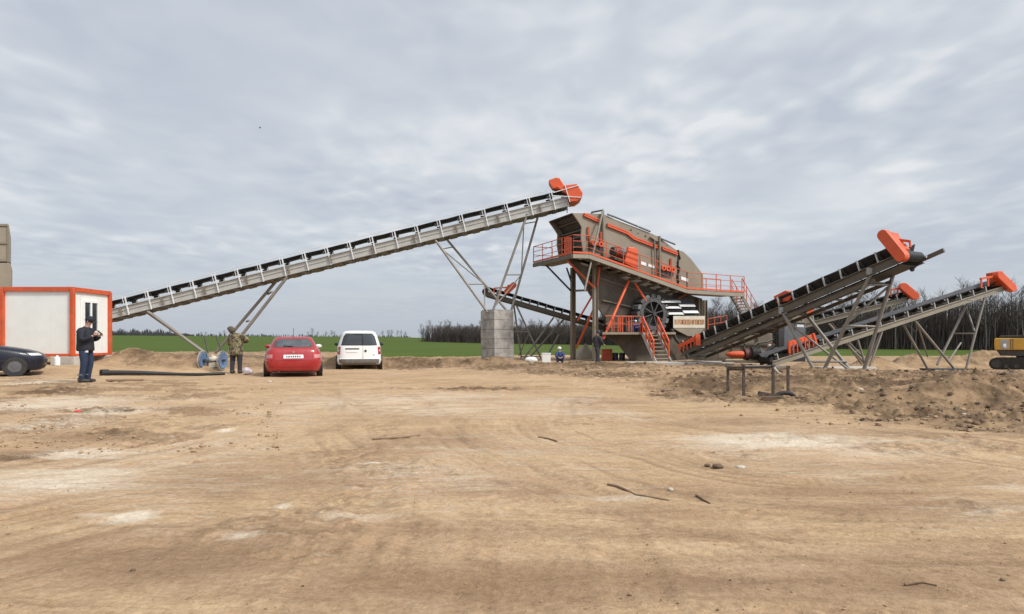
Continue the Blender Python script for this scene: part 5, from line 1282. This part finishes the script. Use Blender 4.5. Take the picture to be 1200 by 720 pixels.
# ------------------------------------------------------------------ stones, sticks and clods in the yard
STONE = mat('pale_stone', (.50, .44, .36), .9, var=.2, scale=12, bump=.5); CLODM = mat('dark_clod', (.15, .098, .06), .95, var=.35, scale=14, bump=.8); DRYC = mat('dry_clod', (.33, .22, .13), .95, var=.3, scale=14, bump=.8)
def stone(px, py, rx, m, label, seed, fl=.6, nm='stone'):
    x, y = gpt(px, py); r = rx * y / F; z = hz(x, y, True); rn = random.Random(seed)
    b = MB(); b.ball((x, y, z + r * fl * .35), (r, r * .8, r * fl), 14, 9, .16, rn); tag(b.build(nm, m, None, smooth=70), label, nm.replace('_', ' '))
stone(868, 548, 6, STONE, 'pale flat stone lying right of the dark clod in the yard', 1, .4)
stone(841, 548, 6.5, CLODM, 'dark flat clod of earth left of the pale stone', 2, .45, 'clod')
stone(829, 546.5, 3.5, CLODM, 'small dark clod beside the larger flat clod', 3, .5, 'clod')
stone(152, 483.5, 7, CLODM, 'dark clod on the churned ground at far left', 4, .35, 'clod')
stone(156, 668, 3.2, CLODM, 'small black clod in the near left foreground', 5, .6, 'clod')
stone(786, 574, 3.5, STONE, 'small pale stone to the right of the long stick', 6, .6)
stone(1175, 683, 3, CLODM, 'small dark clod in the near right foreground', 7, .6, 'clod')
stone(316, 448, 2.6, STONE, 'tiny white stone on the ground just behind the red car', 8, .6)
stone(1130, 487, 3, STONE, 'pale stone on the brown mud ridge', 9, .6)
stone(1008, 460, 4, STONE, 'pale stone at the left end of the mud ridge', 10, .5)
DRYW = mat('dry_wood', (.19, .125, .075), .9, var=.35, scale=20)
def stick(pts, r, label):
    P = []
    for px, py in pts: x, y = gpt(px, py); P.append((x, y, hz(x, y, True) + r * .6))
    b = MB(); b.path(P, [r * (1 - .5 * i / len(P)) for i in range(len(P))], 7); tag(b.build('stick', DRYW, None, smooth=60), label, 'stick')
stick([(712, 569), (724, 571), (735, 576), (745, 582), (760, 585), (784, 590)], .012, 'long dark crooked stick lying in the yard foreground')
stick([(436, 515), (452, 514.5), (470, 514.2), (492, 510)], .014, 'thin stick lying on bare ground below the red car')
stick([(631, 512.5), (642, 513.5), (653, 516)], .014, 'short dark stick in the middle of the yard')
stick([(816, 580), (824, 586), (832, 590)], .009, 'short stick right of the long crooked one')
stick([(1060, 686), (1080, 684), (1098, 688)], .006, 'thin twig on the near ground at lower right')
def clods():
    rn = np.random.RandomState(11); co = []; fc = []
    ico = [(-.53, 0, .85), (.53, 0, .85), (-.53, 0, -.85), (.53, 0, -.85), (0, .85, .53), (0, .85, -.53), (0, -.85, .53), (0, -.85, -.53), (.85, .53, 0), (-.85, .53, 0), (.85, -.53, 0), (-.85, -.53, 0)]
    icf = [(0, 4, 1), (0, 9, 4), (9, 5, 4), (4, 5, 8), (4, 8, 1), (8, 10, 1), (8, 3, 10), (5, 3, 8), (5, 2, 3), (2, 7, 3), (7, 10, 3), (7, 6, 10), (7, 11, 6), (11, 0, 6), (0, 1, 6), (6, 1, 10), (9, 0, 11), (9, 11, 2), (9, 2, 5), (7, 2, 11)]
    X, Y, Rr = [], [], []
    def put(n, py0, py1, px0, px1, s0, s1, mudonly):
        px = rn.uniform(px0, px1, n); py = rn.uniform(py0, py1, n); y = CH * F / (py - HZ); x = (px - 600) / F * y
        r = s0 * (s1 / s0) ** (rn.rand(n) ** 2.2)
        m = mudmask(x, y); k = rn.rand(n) < (np.clip(m * 1.3, 0, 1) if mudonly else 1); 
        if not mudonly: k &= fbm(x, y, 1.6, 3, 80) > .02
        X.extend(x[k]); Y.extend(y[k]); Rr.extend(r[k])
    put(2600, 436, 512, 560, 1280, .012, .065, True); put(1300, 424, 450, 560, 1280, .03, .10, True); put(500, 425, 436, -50, 600, .03, .08, True)
    put(900, 450, 530, -60, 330, .008, .035, False); put(1500, 470, 735, -80, 1280, .003, .009, False)
    X, Y, Rr = map(np.array, (X, Y, Rr)); Zz = height(X, Y); ico = np.array(ico); icf = np.array(icf)
    n = len(X); jit = rn.uniform(.7, 1.3, (n, 12, 1)); sc = rn.uniform(.7, 1.2, (n, 1, 3)) * np.array([1, 1, .75])
    v = ico[None] * jit * sc * Rr[:, None, None] + np.stack([X, Y, Zz + Rr * .3], -1)[:, None, :]
    f = icf[None] + (np.arange(n) * 12)[:, None, None]
    me = bpy.data.meshes.new('clods'); me.from_pydata(v.reshape(-1, 3).tolist(), [], f.reshape(-1, 3).tolist())
    me.materials.append(DRYC); me.materials.append(CLODM)
    me.polygons.foreach_set('material_index', np.repeat((mudmask(X, Y) * rn.rand(n) > .3).astype(np.int32), 20))
    o = bpy.data.objects.new('clods', me); COL.objects.link(o); tag(o, 'loose crumbs and clods of earth strewn over the yard and mud', 'clods', kind='stuff')
clods()

# ------------------------------------------------------------------ trees
BARK = mat('grey_bark', (.068, .056, .048), .9, var=.35, scale=2); BARKP = mat('pale_bark', (.155, .14, .125), .9, var=.35, scale=2.5); TWIG = mat('brown_twigs', (.085, .067, .058), .9, var=.25, scale=1)
def tree_mesh(h, seed, spread=.30, dens=1.0, r0=.13, clear=.35):
    rn = random.Random(seed); tr = MB(); cr = MB()
    x = y = 0; P = [V((0, 0, -.3))]
    for i in range(1, 8):
        x += rn.uniform(-.14, .14); y += rn.uniform(-.14, .14); P.append(V((x, y, h * .93 * i / 7)))
    tr.path(P, [r0 * (1 - .12 * i) for i in range(8)], 6)
    def pos(t): k = min(6, int(t * 7)); return P[k].lerp(P[k + 1], t * 7 - k)
    nl = int(20 * dens)
    for i in range(nl):
        t = clear + (1 - clear) * (i + rn.random()) / nl * .98; p = pos(t); a = rn.uniform(0, 6.28); L = h * spread * (1.15 - t) * rn.uniform(.6, 1.25) + .5
        up = rn.uniform(.55, 1.3); d = V((math.cos(a), math.sin(a), up)).normalized()
        q1 = p + d * L * .5; d2 = (d + V((rn.uniform(-.3, .3), rn.uniform(-.3, .3), .35))).normalized(); q2 = q1 + d2 * L * .55
        tr.path([p, q1, q2], [.045, .03, .014], 4)
        for j in range(int(9 * dens)):
            s = rn.uniform(.25, 1); b0 = p.lerp(q1, s * 2) if s < .5 else q1.lerp(q2, s * 2 - 1)
            e = (d2 + V((rn.uniform(-.9, .9), rn.uniform(-.9, .9), rn.uniform(-.2, .7)))).normalized(); l = rn.uniform(.5, 1.2) * (h / 11)
            c1 = b0 + e * l; cr.path([b0, b0.lerp(c1, .5) + V((rn.uniform(-.1, .1), rn.uniform(-.1, .1), .05)), c1], [.016, .012, .006], 3)
            for k in range(2):
                e2 = (e + V((rn.uniform(-.8, .8), rn.uniform(-.8, .8), rn.uniform(0, .7)))).normalized(); g0 = b0.lerp(c1, rn.uniform(.3, .9))
                cr.path([g0, g0 + e2 * l * .7], [.011, .005], 3)
    return tr, cr
def tree_proto(h, seed, bark, **k):
    root = thing('bare_tree', 'x', 'tree', world=False); tr, cr = tree_mesh(h, seed, **k)
    tr.build('trunk', bark, root, fix=False, smooth=60); cr.build('crown', TWIG, root, fix=False); return root
PR = [tree_proto(13, 1, BARKP), tree_proto(14, 2, BARK), tree_proto(12, 3, BARKP, spread=.36), tree_proto(13.5, 4, BARK, dens=1.2), tree_proto(11, 5, BARK, spread=.42, dens=1.3, clear=.25), tree_proto(14.5, 6, BARKP, r0=.16), tree_proto(9, 7, BARK, spread=.5, dens=1.4, clear=.2)]
used = set()
def plant(k, x, y, s, label, group, z=None):
    o = PR[k] if k not in used else copy_tree(PR[k]); used.add(k)
    o.location = (x, y, fz(x, y) if z is None else z); o.rotation_euler = (0, 0, random.uniform(0, 6.28)); o.scale = (s * 1.15, s, s)
    o['label'] = label; o['group'] = group
def edge_at(t):                                     # front edge of the wood, from its far tip to the right
    a, c_, d, e = (-44, 285), (12, 232), (50, 160), (130, 106)
    pts = [a, c_, d, e]; L = [math.hypot(pts[i + 1][0] - pts[i][0], pts[i + 1][1] - pts[i][1]) for i in range(3)]; s = t * sum(L); i = 0
    while i < 2 and s > L[i]: s -= L[i]; i += 1
    f_ = s / L[i]; return pts[i][0] + (pts[i + 1][0] - pts[i][0]) * f_, pts[i][1] + (pts[i + 1][1] - pts[i][1]) * f_
rt = random.Random(9)
def tsc(x, y): return 1.0 if y > 150 else 1.0
for i in range(230):
    t = (i + rt.random()) / 230; x, y = edge_at(t); dpt = rt.random() ** 1.4 * 12
    x += dpt * .55 + rt.uniform(-.5, .5); y += dpt * .83
    px = 600 + F * x / y
    if px < 700: plant(rt.choice((1, 3, 4, 6, 4)), x, y, rt.uniform(.52, .74), 'bare tree in the far wood behind the pier', 'bare trees in the far wood')
    elif px < 1010: plant(rt.choice((1, 3, 4, 2, 0)), x, y, rt.uniform(.7, 1.0), 'bare tree in the wood behind the screen and conveyors', 'bare trees behind the conveyors')
    else: plant(rt.choice((0, 2, 5, 0, 1, 3)), x, y, rt.uniform(.80, 1.1), 'tall bare tree with greyish trunk in the wood at the right edge', 'bare trees of the right wood')
FAR = [(236, 388), (241, 389), (258, 388), (263, 387.5), (249, 391)]
for k, (px, py) in enumerate(FAR):
    y = 420; x = (px - 600) / F * y; z = fz(x, y); s = (CH + (HZ - py) / F * y - z) / 11
    plant(4 if k % 2 else 6, x, y, max(.3, s), 'small bare tree on the horizon beyond the cart', 'small trees beyond the cart')
for px in (466, 470, 475, 361, 366, 372, 389, 392, 455, 459, 448, 382):
    y = 520; x = (px - 600) / F * y; z = fz(x, y)
    plant(rt.choice((4, 6)), x, y, rt.uniform(.4, .75), 'small bare tree on the horizon behind the parked cars', 'small trees behind the cars')
def wood_mass(name, label, n, place_fn, h0, h1, wd, m, seed):
    rn = np.random.RandomState(seed); v = []; f = []
    for i in range(n):
        x, y, z, hmul = place_fn(rn); h = rn.uniform(h0, h1) * hmul; a = rn.uniform(0, 3.14); lx, ly = rn.uniform(-.12, .12, 2) * h
        w = wd * rn.uniform(.5, 1.4); base_ = rn.uniform(0, .25) * h if rn.rand() < .4 else -.2
        pts = [(w * math.cos(a + k * 2.094), w * math.sin(a + k * 2.094)) for k in range(3)]
        o = len(v)
        for q in pts: v.append((x + q[0], y + q[1], z + base_))
        for q in pts: v.append((x + lx + q[0] * .25, y + ly + q[1] * .25, z + h))
        for k in range(3): f.append((o + k, o + (k + 1) % 3, o + 3 + (k + 1) % 3, o + 3 + k))
    me = bpy.data.meshes.new(name); me.from_pydata(v, [], f); me.materials.append(m)
    o = bpy.data.objects.new(name, me); COL.objects.link(o); tag(o, label, 'woodland', kind='stuff')
def pf(rn):
    t = rn.rand(); x, y = edge_at(t); d = 3 + rn.rand() * 34; x += d * .55; y += d * .83; s = .70 if 600 + F * x / y < 700 else (.92 if 600 + F * x / y < 1010 else 1.0)
    return x, y, fz(x, y), s
UNDER = mat('dim_stems', (.080, .063, .054), .95, var=.4, scale=.5)
wood_mass('woodland', 'dark mass of stems and twigs filling the wood behind its front trees', 32000, pf, 4.5, 11.5, .095, UNDER, 5)
def pu(rn):
    t = rn.rand(); x, y = edge_at(t); d = rn.rand() * 16 - .5; x += d * .55 + rn.uniform(-1, 1); y += d * .83; return x, y, fz(x, y), 1
wood_mass('undergrowth', 'low dark scrub along the foot of the wood', 7000, pu, .6, 3.0, .06, UNDER, 6)
def ph_(rn):
    px = rn.uniform(-40, 226) if rn.rand() < .85 else rn.uniform(226, 480); y = rn.uniform(690, 730); x = (px - 600) / F * y; return x, y, fz(x, y) - .5, (1.0 if px < 200 else .45) * (.75 + .5 * (math.sin(px * .21) ** 2))
wood_mass('hedge_line', 'thin dark line of trees and hedge on the far left horizon', 2600, ph_, 3, 7.5, .6, mat('far_hedge', (.05, .05, .05), .95), 7)
# a bird high up on the left
bp = at(305, 150, 60); b = MB(); b.ball(bp, (.11, .04, .04), 10, 7)
for s in (-1, 1): b.prism([bp + V((.04, 0, .01)), bp + V((-.04, 0, .01)), bp + V((-.06, s * .12, .06)), bp + V((-.03, s * .2, .03)), bp + V((.015, s * .11, .06))], (0, 0, .015))
tag(b.build('bird', DARK, None), 'small dark bird flying high in the cloudy sky', 'bird')

# ------------------------------------------------------------------ camera, sun, sky
cd = bpy.data.cameras.new('camera'); cam = bpy.data.objects.new('camera', cd); COL.objects.link(cam); S.camera = cam
cam.location = (0, 0, CH); cam.rotation_euler = (R(90), 0, 0); cd.sensor_width = 36; cd.lens = 36 * F / 1200; cd.shift_y = (HZ - 360) / 1200; cd.clip_end = 8000; cd.clip_start = .05
to_sun = V((.60, -.38, .74)).normalized(); el = math.asin(to_sun.z); az = math.atan2(to_sun.x, to_sun.y)
sd = bpy.data.lights.new('sun', 'SUN'); sd.energy = 2.7; sd.angle = R(8); sd.color = (1, .955, .89)
so = bpy.data.objects.new('sun', sd); COL.objects.link(so); so.rotation_euler = (-to_sun).to_track_quat('-Z', 'Y').to_euler()
w = bpy.data.worlds.new('World'); S.world = w; w.use_nodes = True; nt = w.node_tree; N = nt.nodes; L = nt.links
bg = N['Background']; sky = N.new('ShaderNodeTexSky'); sky.sky_type = 'NISHITA'; sky.sun_disc = False; sky.sun_elevation = el; sky.sun_rotation = az; sky.dust_density = 2.5; sky.air_density = 1.2
tc = N.new('ShaderNodeTexCoord'); sp = N.new('ShaderNodeSeparateXYZ'); L.new(tc.outputs['Generated'], sp.inputs[0])
def M_(op, a, c, cl=False):
    n = N.new('ShaderNodeMath'); n.operation = op; n.use_clamp = cl
    for i, x in enumerate((a, c)):
        if isinstance(x, (int, float)): n.inputs[i].default_value = x
        else: L.new(x, n.inputs[i])
    return n.outputs[0]
zc = M_('ADD', M_('MAXIMUM', sp.outputs['Z'], 0.0), .09)
cb = N.new('ShaderNodeCombineXYZ'); L.new(M_('DIVIDE', sp.outputs['X'], zc), cb.inputs[0]); L.new(M_('DIVIDE', sp.outputs['Y'], zc), cb.inputs[1])
def cl_noise(scale, sx, sy, rot, det, rough, off):
    mp = N.new('ShaderNodeMapping'); mp.inputs['Scale'].default_value = (sx, sy, 1); mp.inputs['Rotation'].default_value = (0, 0, R(rot)); mp.inputs['Location'].default_value = off
    L.new(cb.outputs[0], mp.inputs['Vector']); n = N.new('ShaderNodeTexNoise'); n.inputs['Scale'].default_value = scale; n.inputs['Detail'].default_value = det; n.inputs['Roughness'].default_value = rough; n.inputs['Distortion'].default_value = .3
    L.new(mp.outputs[0], n.inputs['Vector']); return n.outputs['Fac']
n1 = cl_noise(.55, 1, 1, 20, 5, .55, (3.1, 1.7, 0)); n2 = cl_noise(1.9, 1.0, .9, 8, 4, .5, (0, 5, 0)); n3 = cl_noise(5.6, 1.1, .85, 12, 2, .4, (7, 2, 0)); n4 = cl_noise(.5, 1, 1, 50, 2, .5, (5, 9, 0))
n3 = M_('MULTIPLY', M_('SUBTRACT', n3, .5), M_('MULTIPLY', M_('SUBTRACT', n4, .34, True), 4.2))
low = N.new('ShaderNodeMapRange'); low.interpolation_type = 'SMOOTHSTEP'; L.new(sp.outputs['Z'], low.inputs['Value']); low.inputs['From Min'].default_value = 0; low.inputs['From Max'].default_value = .2; low.inputs['To Min'].default_value = -.10; low.inputs['To Max'].default_value = 0
dens = M_('ADD', M_('ADD', M_('ADD', M_('MULTIPLY', n1, .68), M_('MULTIPLY', n2, .32)), M_('MULTIPLY', n3, .56)), 0.0)
fd = N.new('ShaderNodeMapRange'); fd.interpolation_type = 'SMOOTHSTEP'; L.new(sp.outputs['Z'], fd.inputs['Value']); fd.inputs['From Min'].default_value = .01; fd.inputs['From Max'].default_value = .17; fd.inputs['To Min'].default_value = .12
dens = M_('ADD', M_('ADD', M_('MULTIPLY', M_('SUBTRACT', dens, .47), fd.outputs['Result']), .47), low.outputs['Result'])
cr = N.new('ShaderNodeValToRGB'); L.new(dens, cr.inputs['Fac']); e = cr.color_ramp.elements
e[0].position = .36; e[0].color = (4.25, 4.65, 5.3, 1); e[1].position = .64; e[1].color = (6.5, 6.65, 6.85, 1)
q = e.new(.5); q.color = (5.0, 5.36, 5.85, 1)
mx = N.new('ShaderNodeMix'); mx.data_type = 'RGBA'
lowf = N.new('ShaderNodeMapRange'); L.new(sp.outputs['Z'], lowf.inputs['Value']); lowf.inputs['From Min'].default_value = .0; lowf.inputs['From Max'].default_value = .22; lowf.inputs['To Min'].default_value = .86; lowf.inputs['To Max'].default_value = .95
L.new(lowf.outputs['Result'], mx.inputs['Factor']); L.new(sky.outputs['Color'], mx.inputs['A']); L.new(cr.outputs['Color'], mx.inputs['B'])
# the veil of cloud is brighter round the hidden sun, overhead and to the right
nm = N.new('ShaderNodeVectorMath'); nm.operation = 'DOT_PRODUCT'; L.new(tc.outputs['Generated'], nm.inputs[0]); nm.inputs[1].default_value = to_sun
gl = N.new('ShaderNodeMapRange'); gl.interpolation_type = 'SMOOTHSTEP'; L.new(nm.outputs['Value'], gl.inputs['Value']); gl.inputs['From Min'].default_value = .48; gl.inputs['From Max'].default_value = 1.0; gl.inputs['To Min'].default_value = 1.0; gl.inputs['To Max'].default_value = 2.5
vm = N.new('ShaderNodeVectorMath'); vm.operation = 'SCALE'; L.new(mx.outputs['Result'], vm.inputs[0]); L.new(gl.outputs['Result'], vm.inputs['Scale'])
L.new(vm.outputs[0], bg.inputs['Color']); bg.inputs['Strength'].default_value = .117
S.view_settings.view_transform = 'Standard'; S.view_settings.look = 'None'; S.view_settings.exposure = .09; S.view_settings.gamma = 1
S.render.engine = 'CYCLES'; S.cycles.use_denoising = True; S.cycles.max_bounces = 6; S.cycles.caustics_reflective = False; S.cycles.caustics_refractive = False
